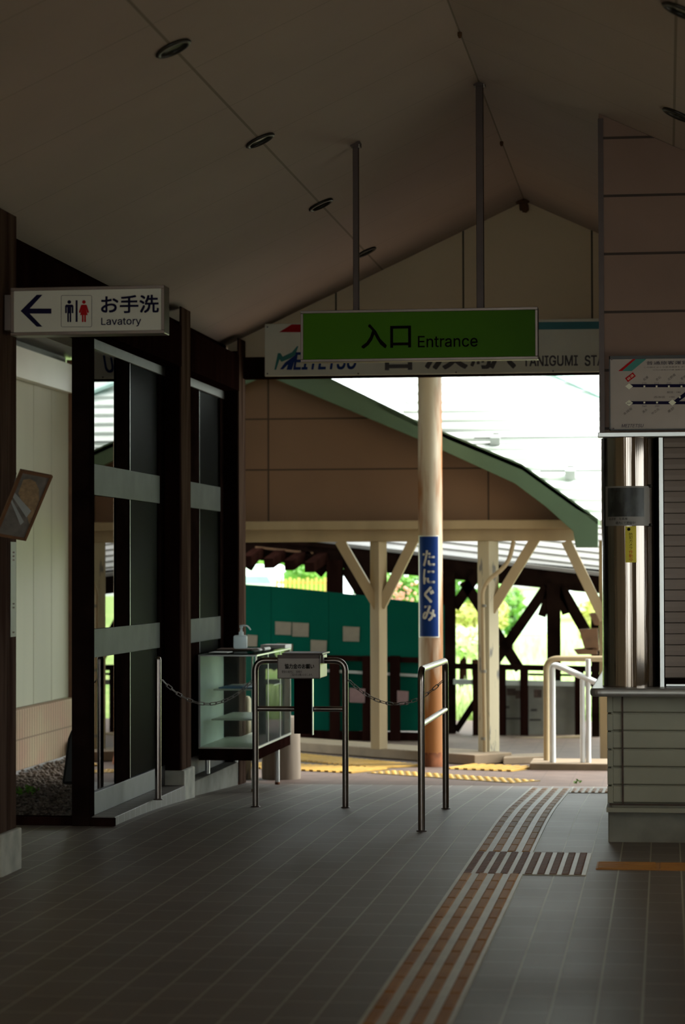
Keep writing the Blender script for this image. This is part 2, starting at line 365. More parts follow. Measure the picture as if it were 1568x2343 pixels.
M['pic_grey'] = mat('grey_reflection_ground', (0.11, 0.10, 0.09), 0.5, scale=14, c2=(0.22, 0.20, 0.18))
M['pic_steel'] = mat('steel_grey_reflection_bands', (0.35, 0.37, 0.37), 0.5, var=0.1)
M['metal_rail'] = mat('dull_grey_rail', (0.27, 0.28, 0.27), 0.5, scale=4, c2=(0.36, 0.38, 0.37), metal=0.2)
M['bay_rail'] = mat('grey_painted_bay_rail', (0.06, 0.065, 0.063), 0.5, scale=4, c2=(0.095, 0.10, 0.098), spec=0.05)
M['sill_grey'] = mat('grey_painted_sill', (0.12, 0.12, 0.125), 0.5, var=0.1)
M['step_tile'] = mat('brown_grey_step_tile', (0.13, 0.11, 0.095), 0.5, var=0.1, lines=[('Y', 13.8, 0.006, 0.15)], line_c=(0.3, 0.28, 0.25))
# floor tiles: brick pattern running along the hall
def floor_mat():
    m = mat('grey_brown_floor_tiles', (0.13, 0.115, 0.10), 0.4)
    nt = m.node_tree; N = nt.nodes; L = nt.links; b = N['Principled BSDF']
    g = N.new('ShaderNodeNewGeometry'); sp = N.new('ShaderNodeSeparateXYZ'); L.new(g.outputs['Position'], sp.inputs[0])
    ad = N.new('ShaderNodeMath'); ad.inputs[1].default_value = -0.065+1.5*4; L.new(sp.outputs[0], ad.inputs[0])
    cb = N.new('ShaderNodeCombineXYZ'); L.new(sp.outputs[1], cb.inputs[0]); L.new(ad.outputs[0], cb.inputs[1])
    bk = N.new('ShaderNodeTexBrick'); L.new(cb.outputs[0], bk.inputs['Vector'])
    bk.inputs['Scale'].default_value = 1.0; bk.inputs['Brick Width'].default_value = 0.30; bk.inputs['Row Height'].default_value = 0.15
    bk.inputs['Mortar Size'].default_value = 0.0038; bk.inputs['Mortar Smooth'].default_value = 0.1; bk.offset = 0.37; bk.offset_frequency = 3
    bk.inputs['Color1'].default_value = (0.118, 0.090, 0.076, 1); bk.inputs['Color2'].default_value = (0.140, 0.108, 0.092, 1)
    bk.inputs['Mortar'].default_value = (0.34, 0.31, 0.24, 1)
    nz = N.new('ShaderNodeTexNoise'); nz.inputs['Scale'].default_value = 1.1; nz.inputs['Detail'].default_value = 5; L.new(g.outputs['Position'], nz.inputs['Vector'])
    mr = N.new('ShaderNodeMapRange'); mr.inputs['To Min'].default_value = 0.42; mr.inputs['To Max'].default_value = 0.58; L.new(nz.outputs['Fac'], mr.inputs['Value'])
    L.new(mr.outputs[0], b.inputs['Roughness'])
    L.new(bk.outputs['Color'], b.inputs['Base Color'])
    bp = N.new('ShaderNodeBump'); bp.inputs['Strength'].default_value = 0.35; bp.inputs['Distance'].default_value = 0.004; bp.invert = True
    n2 = N.new('ShaderNodeTexNoise'); n2.inputs['Scale'].default_value = 160; L.new(g.outputs['Position'], n2.inputs['Vector'])
    mm = N.new('ShaderNodeMath'); mm.operation = 'MULTIPLY_ADD'; mm.inputs[1].default_value = 0.25; L.new(n2.outputs['Fac'], mm.inputs[0]); L.new(bk.outputs['Fac'], mm.inputs[2])
    L.new(mm.outputs[0], bp.inputs['Height']); L.new(bp.outputs[0], b.inputs['Normal'])
    return m
M['floor'] = floor_mat()

# ================================================================== THE SETTING
LX = -3.16                                     # hall-side face of the left timber posts
RX, RZ, RS = -1.035, 4.225, 0.463                 # ridge line and roof slope
def cz(x): return RZ-RS*abs(x-RX)
# floor
s = B(); ys = [-3.0, 2, 6, 10, 13.5]+[13.5+0.2*i for i in range(1, 11)]+[16.5, 17.2, 18.0]
xs = (-3.45, 1.5)
vs = [(x, y, gz(y)) for y in ys for x in xs]; fs = [(2*i, 2*i+1, 2*i+3, 2*i+2) for i in range(len(ys)-1)]
n = len(vs); vs += [(x, y, -0.5) for x in xs for y in (ys[0], ys[-1])]
s.add([(-4.6, 6, 0), (-3.45, 6, 0), (-3.45, 13.53, 0), (-4.6, 13.53, 0), (-4.6, 6, -0.5), (-3.45, 6, -0.5), (-3.45, 13.53, -0.5), (-4.6, 13.53, -0.5)], [(0,1,2,3),(7,6,5,4),(0,4,5,1),(2,6,7,3),(3,7,4,0),(1,5,6,2)])
s.add(vs, fs+[(n, n+2, n+3, n+1), (0, 1, n+2, n), (2*len(ys)-2, n+1, n+3, 2*len(ys)-1)])
build(s, 'floor', M['floor'], kind='structure', origin=(0, 0, 0))
s = B(); s.box(-70, 70, -45, 26.4, -1.0, -0.72); build(s, 'ground_base', M['concrete_dark'], kind='structure')
# paving outside
s = B(); ys = [18.0, 21.0, 24.0, 26.5]
s.add([(x, y, gz(y)) for y in ys for x in (-5.2, 3.5)]+[(x, y, -0.6) for y in (18.0, 26.5) for x in (-5.2, 3.5)], [(0,1,3,2),(2,3,5,4),(4,5,7,6),(8,9,1,0),(6,7,11,10)])
build(s, 'floor_outside', M['paving'], kind='structure', origin=(0, 0, 0))
# ceiling slopes
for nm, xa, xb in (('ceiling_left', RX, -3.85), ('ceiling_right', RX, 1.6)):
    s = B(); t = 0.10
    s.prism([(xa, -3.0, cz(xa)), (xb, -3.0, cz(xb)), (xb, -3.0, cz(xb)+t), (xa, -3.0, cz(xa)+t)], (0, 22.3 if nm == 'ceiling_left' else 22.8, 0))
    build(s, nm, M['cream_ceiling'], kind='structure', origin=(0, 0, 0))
# end gable over the exit
zb = P(700, 864, Y=18.12).z
s = B(); s.prism([(-3.16, 18.12, zb), (1.5, 18.12, zb), (1.5, 18.12, cz(1.5)), (RX, 18.12, RZ), (-3.3, 18.12, cz(-3.3)), (-3.3, 18.12, 3.0), (-3.16, 18.12, 3.0)], (0, 0.12, 0))
build(s, 'wall_back', M['cream_gable'], kind='structure', origin=(0, 0, 0))
s = B(); s.box(-3.16, -0.3, 18.0, 18.11, zb-0.012, zb+0.15)
build(s, 'trim_1', M['dark_wood'], kind='structure', origin=(0, 0, 0))
# left wall before the posts, and wall to the right of the camera (outside the frame)
s = B(); s.box(-3.5, -3.35, -3.0, 11.0, 0.0, 3.07); build(s, 'wall_left', M['cream_gable'], kind='structure')
s = B(); s.box(-3.35, -3.0, -3.1, -3.0, 0, 3.0); s.box(1.2, 1.5, -3.1, -3.0, 0, 3.0); s.prism([(-3.35, -3.1, 3.05), (-2.6, -3.1, 3.5), (0.6, -3.1, 3.5), (1.5, -3.1, 3.02), (1.5, -3.1, cz(1.5)), (RX, -3.1, RZ), (-3.35, -3.1, cz(-3.35))], (0, 0.1, 0)); build(s, 'wall_front', M['cream_gable'], kind='structure')
s = B(); s.box(1.5, 1.62, -3.0, 10.3, -0.2, 3.05); s.box(1.5, 1.62, 12.2, 18.3, -0.2, 3.05); s.box(1.5, 1.62, 10.3, 12.2, 2.2, 3.05); s.box(1.5, 1.62, 10.3, 12.2, -0.2, 0.9); build(s, 'wall_right', M['cream_gable'], kind='structure')
s = B(); s.box(1.62, 3.4, 8.0, 14.5, 2.7, 2.8); build(s, 'sun_block_awning', M['cream_gable'], kind='structure')  # unseen slab added to keep sun out of the right wall opening
# eave beam on the left
s = B(); s.box(-3.30, LX+0.005, 11.555, 15.625, 2.80, 3.07); s.box(-3.30, LX+0.005, 15.955, 17.795, 2.80, 3.07)
build(s, 'trim_2', M['dark_wood'], kind='structure', bevel=0.004)
s = B(); s.prism([(-3.42, 11.0, 2.81), (-3.31, 11.0, 2.81), (-3.31, 11.0, cz(-3.31)-0.002), (-3.42, 11.0, cz(-3.42)-0.002)], (0, 7.1, 0)); build(s, 'wall_left_upper', M['dark_wood'], kind='structure')
# timber posts on concrete pedestals
def timber_post(y0, y1, label, ped=True, ztop=3.2):
    zf = gz((y0+y1)/2)
    t = thing('timber_post', label, 'post', ((LX-0.07), (y0+y1)/2, zf), 'timber posts of the left wall')
    zp = 0.20+zf if ped else zf
    ym = (y0+y1)/2
    s = B(); s.box(LX-0.15, LX-0.012, y0, y1, zp, ztop-0.10); build(s, 'post_core', M['dark_wood'], t)
    s = B(); s.box(LX-0.012, LX, y0, ym-0.004, zp, ztop); s.box(LX-0.012, LX, ym+0.004, y1, zp, ztop); build(s, 'facing_board', M['worn_wood'], t, bevel=0.002)
    if ped:
        s = B(); s.box(LX-0.17, LX+0.022, y0-0.02, y1+0.025, zf-0.02, zp); o = build(s, 'pedestal', M['concrete'], t, bevel=0.008); o['label'] = 'grey concrete pedestal'
    return t
timber_post(11.23, 11.55, 'near dark timber post carrying the lavatory sign, on a concrete pedestal')
timber_post(15.63, 15.95, 'middle dark timber post on a concrete pedestal between the two glazed bays')
timber_post(17.80, 18.09, 'dark timber post at the edge of the exit, behind the glass display case', ped=False)
# end stile of the glazed wall
s = B(); s.box(-3.37, -3.266, 13.51, 13.63, 0.0, 2.80)
tag(build(s, 'door_stile', M['black_wood'], bevel=0.003), 'black timber upright at the near end of the glazed wall, next to the gravel bed', 'post')
# raised tiled step and its dark end board
s = B(); s.box(-3.40, -3.13, 13.56, 15.60, -0.06, 0.05); build(s, 'trim_3', M['step_tile'], kind='structure', bevel=0.004)
s = B(); s.box(-3.265, -3.125, 13.515, 13.558, -0.002, 0.045); build(s, 'trim_4', M['dark_wood'], kind='structure')
s = B(); s.box(-3.40, -3.17, 15.99, 18.0, -0.2, 0.03); build(s, 'trim_6', M['concrete_dark'], kind='structure')
# glazed bays
def bay(n, y0, y1, zs):
    ym = (y0+y1)/2-0.0
    s = B()                                   # frame: sill, head, backing
    s.box(-3.36, -3.268, y0, y1, zs, zs+0.13); s.box(-3.36, -3.268, y0, y1, 2.74, 2.80)
    w = build(s, 'window_%d' % n, M['sill_grey'], kind='structure', bevel=0.003)
    WL[w.name] = Vector(w.location)
    s = B(); s.box(-3.40, -3.38, y0, y1, zs, 2.80); build(s, 'backing', M['black_wood'], w)
    s = B(); s.prism([(-3.2925, y0, zs+0.13), (-3.2865, y0, zs+0.13), (-3.2805, ym-0.006, zs+0.13), (-3.2865, ym-0.006, zs+0.13)], (0, 0, 2.61-zs)); build(s, 'pane', M['glass'], w)
    s = B(); s.box(-3.292, -3.286, ym+0.006, y1, zs+0.13, 2.74); build(s, 'pane', M['glass_dim'], w)
    s = B(); s.box(-3.294, -3.280, ym-0.006, ym+0.006, zs, 2.74); build(s, 'glazing_joint', M['alu'], w)
    s = B(); s.box(-3.279, -3.276, ym-0.40, ym-0.02, zs+0.13, 2.74); build(s, 'stile', M['black_wood'], w)
    for za, zb_ in ((1.895, 2.075), (0.955, 1.12)):
        s = B(); s.box(-3.279, -3.270, y0+0.005, y1-0.16, za, zb_); build(s, 'rail', M['bay_rail'], w, bevel=0.002)
    s = B(); s.box(-3.36, -3.272, y1-0.15, y1, zs, 2.80); build(s, 'jamb', M['black_wood'], w)
bay(1, 13.632, 15.625, 0.05); bay(2, 15.955, 17.795, 0.03)

# ------------------------------------------------------------------ side yard seen through the gap on the left
s = B()
for i in range(23):
    y0 = 7.57+i*0.58-0.58; s.box(-5.16, -5.10, y0+0.005, y0+0.575, 0.375, 3.24)
build(s, 'wall_outside', M['siding'], kind='structure', bevel=0.004)
s = B(); s.box(-5.2, -5.125, 6.9, 20.33, -0.1, 3.3); build(s, 'wall_sheathing', M['sill_grey'], kind='structure')
s = B(); s.box(-5.12, -5.02, 6.9, 20.34, -0.1, 0.372); build(s, 'baseboard_outside', M['brick_base'], kind='structure', bevel=0.006)
s = B(); s.box(-5.093, -5.02, 6.9, 20.2, 2.98, 3.22); build(s, 'trim_5', M['sign_white'], kind='structure')
s = B(); s.box(-5.12, -4.92, 20.335, 20.42, -0.1, 3.28)
tag(build(s, 'corner_post', M['mirror_frame'], bevel=0.004), 'brown timber post at the far end of the cream siding wall', 'post')
s = B(); s.box(-6.5, -3.52, 13.62, 22, -0.35, -0.16); build(s, 'ground', M['soil'], kind='structure')
s = B()
for i in range(9500):
    x = random.uniform(-5.0, -3.56); y = random.uniform(13.65, 20.3); r = random.uniform(0.011, 0.026)
    z = -0.12+random.uniform(-0.03, 0.02)
    a = random.uniform(0, PI); ca, sa = math.cos(a), math.sin(a)
    rx, ry, rz = r*random.uniform(0.8, 1.3), r*random.uniform(0.6, 1), r*random.uniform(0.4, 0.7)
    pts = [(1,0,0),(0,1,0),(-1,0,0),(0,-1,0),(0,0,1),(0,0,-1)]
    s.add([(x+(p[0]*rx*ca-p[1]*ry*sa), y+(p[0]*rx*sa+p[1]*ry*ca), z+p[2]*rz) for p in pts], [(0,1,4),(1,2,4),(2,3,4),(3,0,4),(1,0,5),(2,1,5),(3,2,5),(0,3,5)], True)
tag(build(s, 'gravel', M['gravel']), 'bed of grey brown gravel in the side yard on the left', 'gravel', kind='stuff')
s = B(); s.box(-4.5, -3.372, 13.53, 13.61, 0.0, 0.05)
tag(build(s, 'edging_beam', M['dark_wood'], bevel=0.004), 'dark edging timber in front of the gravel bed', 'edging')
s = B(); s.box(-4.99, -4.5, 19.9, 20.02, -0.14, 0.03)
tag(build(s, 'edging_stone', M['concrete_dark'], bevel=0.006), 'brown edging stone at the far end of the gravel bed', 'edging')
s = B()
p = P(170, 1780, Y=15.9); q = P(170, 1670, Y=15.9)
s.prism([P(140, 1795, Y=15.9), P(148, 1740, Y=15.9), P(154, 1690, Y=15.9), P(163, 1668, Y=15.9), P(182, 1665, Y=15.9), P(196, 1700, Y=15.9), P(200, 1795, Y=15.9)], (0, 0.28, 0))
tag(build(s, 'black_bag', M['bag'], bevel=0.02), 'black plastic bag standing on the gravel behind the black upright', 'bag')
s = B(); c = P(62, 1815, Z=-0.09); s.leaves(c+Vector((0,0,0.02)), (0.09, 0.10, 0.035), 34, 0.018)
tag(build(s, 'weed', M['leaf']), 'small green weed growing in the gravel bed', 'plant')

s = B(); s.box(-5.3, -3.60, 6.0, 27.0, 3.30, 3.36); build(s, 'shade_slab_side', M['sill_grey'], kind='structure')  # unseen slab added over the side yard to dim the siding
s = B(); s.box(-5.3, -1.4, 19.35, 22.9, 3.40, 3.45); build(s, 'shade_slab_link', M['sill_grey'], kind='structure')  # unseen slab added to stop sun reaching the siding past the exit
# ------------------------------------------------------------------ ticket office on the right
OY = 13.0
OX = P(1372, 600, Y=OY).x
zband = P(1440, 990, Y=OY).z
s = B(); s.prism([(OX, OY, zband), (1.49, OY, zband), (1.49, OY, cz(1.49)-0.002), (OX, OY, cz(OX)-0.002)], (0, 5.0, 0))
build(s, 'wall_office', M['office'], kind='structure', origin=(0, 0, 0))
s = B(); s.box(OX-0.004, OX+0.024, OY-0.012, OY+0.05, zband, cz(OX)-0.03); build(s, 'trim_7', M['hanger'], kind='structure')
s = B(); s.box(OX-0.012, 1.49, OY-0.06, OY+0.02, zband-0.026, zband); build(s, 'trim_8', M['alu'], kind='structure', bevel=0.003)
# counter wall with lapped boards
CX = P(1390, 1700, Y=OY).x
ct = P(1450, 1575, Y=12.85).z
base_z = P(1450, 1848, Y=OY).z
cw = thing('ticket_counter', 'pale siding clad ticket counter below the shutter on a concrete plinth', 'counter', (0.4, 14.2, 0))
s = B(); nb = 6; h = (ct-0.045-base_z-0.02)/nb
for i in range(nb):
    z0 = base_z+0.02+i*h
    s.prism([(CX+0.03, OY+0.006, z0+0.010), (CX+0.03, OY+0.006, z0+h-0.003), (CX+0.03, OY+0.05, z0+h-0.003), (CX+0.03, OY+0.05, z0), (CX+0.03, OY+0.022, z0)], (1.40, 0, 0))
    s.box(CX, CX+0.03, OY, OY+0.05, z0+0.004, z0+h-0.004)
    s.box(CX, CX+0.04, OY+0.05, 17.9, z0+0.004, z0+h-0.004)
build(s, 'siding', M['counter_wall'], cw, bevel=0.003)
s = B(); s.box(CX+0.02, 1.45, OY+0.02, 17.9, base_z, ct-0.05); build(s, 'body', M['counter_wall'], cw)
gx = P(1425, 1700, Y=OY).x
s = B(); s.box(gx-0.005, gx+0.005, OY-0.001, OY+0.02, base_z+0.02, ct-0.05); s.box(CX+0.01, 1.42, OY-0.001, OY+0.02, base_z+0.012, base_z+0.020); build(s, 'joint', M['stain'], cw)
s = B(); s.box(CX-0.006, 1.45, OY-0.015, 17.9, base_z-0.024, base_z); build(s, 'sill_strip', M['counter_wall'], cw)
s = B(); s.box(CX+0.002, 1.45, OY+0.035, 17.9, -0.17, base_z-0.024); o = build(s, 'plinth', M['concrete_dark'], cw, bevel=0.006); o['label'] = 'stained concrete plinth'
s = B(); a = P(1350, 1575, Y=12.85).x
pts = fillet([(a, 15.5, ct), (a, 12.84, ct), (1.47, 12.84, ct)], 0.06)
outl = [(p.x, p.y, ct-0.045) for p in pts]+[(1.47, 15.5, ct-0.045)]
s.prism(outl, (0, 0, 0.045)); o = build(s, 'counter_slab', M['counter_top'], cw, bevel=0.018, seg=4); o['label'] = 'grey metal edged counter slab'
# polished column at the corner of the ticket window
kx = (P(1378, 1300, Y=13.15).x+P(1505, 1300, Y=13.15).x)/2; kr = 0.148; KY = 13.10
s = B(); s.lathe([(kr, ct), (kr, zband-0.027)], (kx, KY, 0), 64)
colm = tag(build(s, 'stainless_column', M['mirror_steel']), 'polished stainless steel column standing on the counter beside the shutter', 'column')
def wrapper(cx, cy, r, x_left, z0):            # bends a flat print onto the front of a cylinder
    def f(a, b):
        ang = (x_left+a)/r
        return Vector((cx+r*math.sin(ang), cy-r*math.cos(ang), z0+b))
    return f
def curved_plate(cx, cy, r, xa, xb, z0, z1, t=0.003, n=40):
    s = B(); vs = []
    for i in range(n+1):
        a = (xa+(xb-xa)*i/n)/r
        for rr, z in ((r, z0), (r+t, z0), (r+t, z1), (r, z1)): vs.append((cx+rr*math.sin(a), cy-rr*math.cos(a), z))
    fs = [(4*i+k, 4*i+(k+1) % 4, 4*i+4+(k+1) % 4, 4*i+4+k) for i in range(n) for k in range(4)]
    return s.add(vs, fs+[(0,1,2,3), (4*n+3, 4*n+2, 4*n+1, 4*n)])
def ang_of(px, cx, cy, r):                     # arc length on the cylinder seen at image column px
    lo, hi = -1.5, 1.5
    for _ in range(40):
        m_ = (lo+hi)/2; q = Vector((cx+r*math.sin(m_), cy-r*math.cos(m_), 1.45)); d = R3.transposed() @ (q-EYE)
        if d.x/-d.z*F+IW/2 < px: lo = m_
        else: hi = m_
    return lo*r
Yk = KY-kr
za = P(1430, 1203, Y=Yk).z; zc = P(1430, 1112, Y=Yk).z
t = thing('photo_notice', 'grey notice with a dark photograph fixed to the stainless column above the yellow sticker', 'notice', (kx, Yk, za))
xa, xb = ang_of(1388, kx, KY, kr), ang_of(1487, kx, KY, kr)
build(curved_plate(kx, KY, kr+0.001, xa, xb, za, zc), 'sheet', M['notice'], t)
build(curved_plate(kx, KY, kr+0.004, ang_of(1393, kx, KY, kr), ang_of(1475, kx, KY, kr), P(1430, 1182, Y=Yk).z, P(1430, 1116, Y=Yk).z, 0.001), 'photograph', M['photo_dark'], t)
w_ = lambda px0, py1, px1, py0, txt, m, vert=False, base=kr+0.0045: lettering(txt, m, t, (0,0,0), XU, ZU, ang_of(px1, kx, KY, kr)-ang_of(px0, kx, KY, kr), P(1430, py0, Y=Yk).z-P(1430, py1, Y=Yk).z, vertical=vert, wrap=wrapper(kx, KY, base, ang_of(px0, kx, KY, kr), P(1430, py1, Y=Yk).z))
w_(1395, 1190, 1437, 1184, '谷汲駅　写真展', M['ink']); w_(1410, 1200, 1456, 1193, '構内にて開催中！', M['ink'])
for py in (1112, 1201):
    c = Vector((kx+kr*math.sin(xb/kr), KY-kr*math.cos(xb/kr), P(1430, py, Y=Yk).z))
    s = B(); s.lathe([(0.009, 0), (0.009, 0.012), (0.006, 0.016)], c, 14, axis=(math.sin(xb/kr), -math.cos(xb/kr), 0)); build(s, 'magnet', M['black_metal'], t)
t = thing('camera_warning_sticker', 'narrow yellow sticker with vertical black and red characters on the stainless column', 'sticker', (kx, Yk, P(1440, 1287, Y=Yk).z))
build(curved_plate(kx, KY, kr+0.001, ang_of(1432, kx, KY, kr), ang_of(1457, kx, KY, kr), P(1440, 1287, Y=Yk).z, P(1440, 1204, Y=Yk).z, 0.001), 'sticker_sheet', M['yellow_sticker'], t)
w_(1440, 1257, 1449, 1219, '防犯カメラ', M['ink'], True, kr+0.0026); w_(1440, 1285, 1449, 1259, '作動中', M['red'], True, kr+0.0026)
s = B(); s.blob(Vector((kx+(kr+0.002)*math.sin(ang_of(1440, kx, KY, kr)/kr), KY-(kr+0.002)*math.cos(ang_of(1440, kx, KY, kr)/kr), P(1440, 1211, Y=Yk).z)), (0.009, 0.002, 0.009), 2, 0.0)
build(s, 'emblem', M['ink'], t)
# window trim and roller shutter
ta = P(1509, 1300, Y=13.02).x; tb = P(1519, 1300, Y=13.02).x
s = B(); s.box(ta, tb, 12.99, 13.06, ct, zband-0.027); build(s, 'window_3', M['alu'], kind='structure', bevel=0.002)
sh = thing('roller_shutter', 'closed brown grey roller shutter above the ticket counter', 'shutter', (0.6, 13.06, ct))
s = B(); zt = zband-0.027; z = ct+0.045; st = (P(1540, 1020, Y=13.06).z-P(1540, 1045, Y=13.06).z)
while z < zt:
    z1 = min(z+st, zt); s.prism([(tb+0.005, 13.045, z+0.006), (tb+0.005, 13.040, z+st*0.5 if z+st*0.5 < zt else zt), (tb+0.005, 13.05, z1), (tb+0.005, 13.075, z1), (tb+0.005, 13.075, z), (tb+0.005, 13.062, z)], (1.3, 0, 0)); z += st
build(s, 'slats', M['shutter'], sh)
s = B(); s.box(tb+0.01, 1.4, 13.03, 13.07, ct+0.004, ct+0.014); o = build(s, 'bottom_rail', M['alu'], sh); o['label'] = 'bright metal bottom rail'
s = B(); s.box(ta-0.02, 1.45, 13.09, 17.9, ct+0.002, zband-0.02); build(s, 'wall_office_inner', M['black_wood'], kind='structure')
# fare map
fm = thing('fare_map', 'fare map board with blue route lines on the office wall over the shutter', 'sign', (P(1480, 985, Y=12.97).x, 12.97, P(1450, 985, Y=12.97).z))
a = P(1395, 985, Y=12.96); b = P(1395, 815, Y=12.96); FW = 0.86
s = B(); s.box(a.x, a.x+FW, 12.965, 12.995, a.z, b.z); build(s, 'backing', M['map_panel'], fm)
s = B(); fr = 0.010
s.box(a.x, a.x+FW, 12.955, 12.966, b.z-0.017, b.z); s.box(a.x, a.x+FW, 12.955, 12.966, a.z, a.z+0.006); s.box(a.x, a.x+0.006, 12.955, 12.966, a.z, b.z); s.box(a.x+FW-fr, a.x+FW, 12.955, 12.966, a.z, b.z)
build(s, 'frame', M['black_metal'], fm)
MY = 12.964
build(poly_px([(1415, 849), (1449, 821), (1456, 821), (1424, 849)], MY, 0.001), 'red_stripe', M['red'], fm)
build(poly_px([(1424, 849), (1456, 821), (1480, 821), (1446, 849)], MY, 0.001), 'green_stripe', M['teal_green'], fm)
letter_px('普通旅客運賃表', M['navy'], fm, 1480, 825, 1592, 835, MY)
letter_px('この図は おとな普通運賃を 示しています', M['ink_grey'], fm, 1474, 837.5, 1600, 842, MY)
letter_px('小児の運賃は半額 端数は切り上げます', M['ink_grey'], fm, 1494, 844, 1600, 848, MY)
s = B(); s.prism([P(1436, 879, Y=MY), P(1449, 879, Y=MY)+Vector((0,0,0.0)), P(1624, 879, Y=MY), P(1624, 886, Y=MY), P(1436, 886, Y=MY)], (0, 0.001, 0))
s.prism([P(1438, 918, Y=MY), P(1624, 918, Y=MY), P(1624, 925, Y=MY), P(1438, 925, Y=MY)], (0, 0.001, 0))
s.prism([P(1541, 918, Y=MY), P(1590, 880, Y=MY), P(1598, 886, Y=MY), P(1549, 922, Y=MY)], (0, 0.0012, 0))
build(s, 'route_lines', M['navy'], fm)
for x, y in ((1475, 884), (1503, 884), (1531, 884), (1560, 884), (1475, 921), (1504, 921), (1556, 909)):
    s = B(); s.prism([P(x-2, y-2, Y=MY-0.0015), P(x+2, y-2, Y=MY-0.0015), P(x+2, y+2, Y=MY-0.0015), P(x-2, y+2, Y=MY-0.0015)], (0, 0.001, 0)); build(s, 'stop_marker', M['board_white'], fm)
for x, y in ((1440, 884), (1440, 922), (1539, 921)):
    s = B(); s.prism([P(x-9, y, Y=MY-0.0015), P(x, y-7, Y=MY-0.0015), P(x+9, y, Y=MY-0.0015), P(x, y+7, Y=MY-0.0015)], (0, 0.001, 0)); build(s, 'station_marker', M['board_white'], fm)
def slant(txt, x, y, w, m, bg=None):
    c = P(x, y, Y=MY); u = Vector((0.8, 0, 0.6)); v = Vector((-0.6, 0, 0.8)); L_ = w/F*MY
    if bg: s = B(); s.obox(c+Vector((0,0.0006,0)), u*(L_*0.62), v*0.013, Vector((0,0.0004,0))); build(s, 'badge', bg, fm)
    lettering(txt, m, fm, c-u*L_/2-v*0.007, u, v, L_, 0.014, lift=0.0008)
slant('谷汲', 1443, 863, 18, M['board_white'], M['red'])
for txt, x, y, w in (('長瀬', 1478, 866, 13), ('赤石', 1507, 866, 13), ('北野畑', 1537, 863, 20), ('更地', 1564, 864, 13), ('本揖斐', 1437, 941, 24), ('清水', 1476, 940, 13), ('中之元', 1500, 941, 20), ('黒野', 1536, 938, 17)): slant(txt, x, y, w, M['ink_grey'])
for txt, x, y in (('190', 1475, 877), ('210', 1503, 877), ('220', 1531, 877), ('230', 1560, 877), ('340', 1475, 929), ('280', 1504, 929)): letter_px(txt, M['ink_grey'], fm, x-5, y-2.2, x+5, y+2.2, MY)
letter_px('440', M['ink_grey'], fm, 1435, 920, 1445, 924, MY-0.002)
letter_px('相羽　180', M['ink_grey'], fm, 1527, 895, 1558, 900, MY); letter_px('西改田　190', M['ink_grey'], fm, 1497, 906, 1544, 911, MY)
letter_px('MEITETSU', M['navy'], fm, 1422, 970, 1474, 978, MY, shear=0.3)
for x, y in ((1400, 822), (1404, 981)):
    s = B(); s.tube([P(x, y, Y=12.956), P(x, y, Y=12.95)], 0.005, 10); build(s, 'screw', M['hanger'], fm)

# ------------------------------------------------------------------ downlights along the ceiling seams
def downlight(x, y, label):
    sx = -1 if x > RX else 1
    n = Vector((sx*RS, 0, -1)).normalized()      # pointing down from the slope
    n = Vector((RS if x < RX else -RS, 0, -1)).normalized()
    c = Vector((x, y, cz(x)))
    t = thing('downlight', label, 'ceiling light', c, 'round downlights in the ceiling')
    s = B(); s.lathe([(0.066, -0.004), (0.080, 0.001), (0.084, 0.008), (0.078, 0.014), (0.066, 0.016), (0.060, 0.006), (0.060, -0.004)], c, 40, axis=n); build(s, 'trim_ring', M['black_metal'], t)
    s = B(); s.lathe([(0.059, -0.003), (0.059, 0.003)], c, 32, axis=n); build(s, 'lamp_glass', M['lens'], t)
    return t
a = downlight(-2.11, 10.26, 'black downlight nearest the camera, first of the four on the left ceiling slope')
for y, l in ((12.53, 'second downlight from the camera on the left ceiling slope'), (14.80, 'third downlight from the camera on the left ceiling slope'), (17.06, 'farthest downlight on the left ceiling slope, beside the sign hanger pole')):
    dup(a, (-2.11, y, cz(-2.11)), l)
q1 = P(1562, 52, Y=9.85)
a = downlight(0.075, 9.80, 'black downlight in the top right corner, nearer of two on the right ceiling slope')
dup(a, (0.075, 12.05, cz(0.075)), 'black downlight over the office wall top, farther of two on the right ceiling slope')
s = B(); c = Vector((RX, 18.0, RZ-0.05)); s.blob(c+Vector((0,0.02,0)), (0.035, 0.05, 0.05), 2, 0.3); s.blob(c+Vector((0.0, 0.02, 0.035)), (0.07, 0.06, 0.018), 2, 0.4)
tag(build(s, 'insect_nest', M['nest']), 'small brown nest stuck under the ridge at the end gable', 'nest')
for y, l in ((12.35, 'tiny brown hook at the ridge above the near hanger pole'), (15.55, 'tiny brown hook at the ridge halfway to the gable')):
    s = B(); s.lathe([(0.012, 0), (0.012, -0.015), (0.006, -0.03)], (RX, y, RZ-0.004), 12); tag(build(s, 'ceiling_hook', M['nest']), l, 'hook', 'ceiling hooks on the ridge')

# ------------------------------------------------------------------ lavatory sign
def box_sign(t, x0, x1, yf, d, z0, z1, face, fw=0.016):
    s = B(); s.box(x0, x1, yf+0.006, yf+d, z0, z1); build(s, 'housing', M['sign_frame'], t, bevel=0.003)
    s = B(); s.box(x0, x1, yf, yf+0.012, z1-fw, z1); s.box(x0, x1, yf, yf+0.012, z0, z0+fw); s.box(x0, x0+fw, yf, yf+0.012, z0+fw, z1-fw); s.box(x1-fw, x1, yf, yf+0.012, z0+fw, z1-fw)
    build(s, 'frame', M['sign_frame'], t, bevel=0.002)
    s = B(); s.box(x0+fw, x1-fw, yf+0.003, yf+0.0065, z0+fw, z1-fw); return build(s, 'panel', face, t)
LY = 11.30
a = P(24, 768, Y=LY); b = P(376, 652, Y=LY)
t = thing('lavatory_sign', 'white lavatory sign with left arrow and toilet figures beside the near timber post', 'sign', ((a.x+b.x)/2, LY+0.05, a.z))
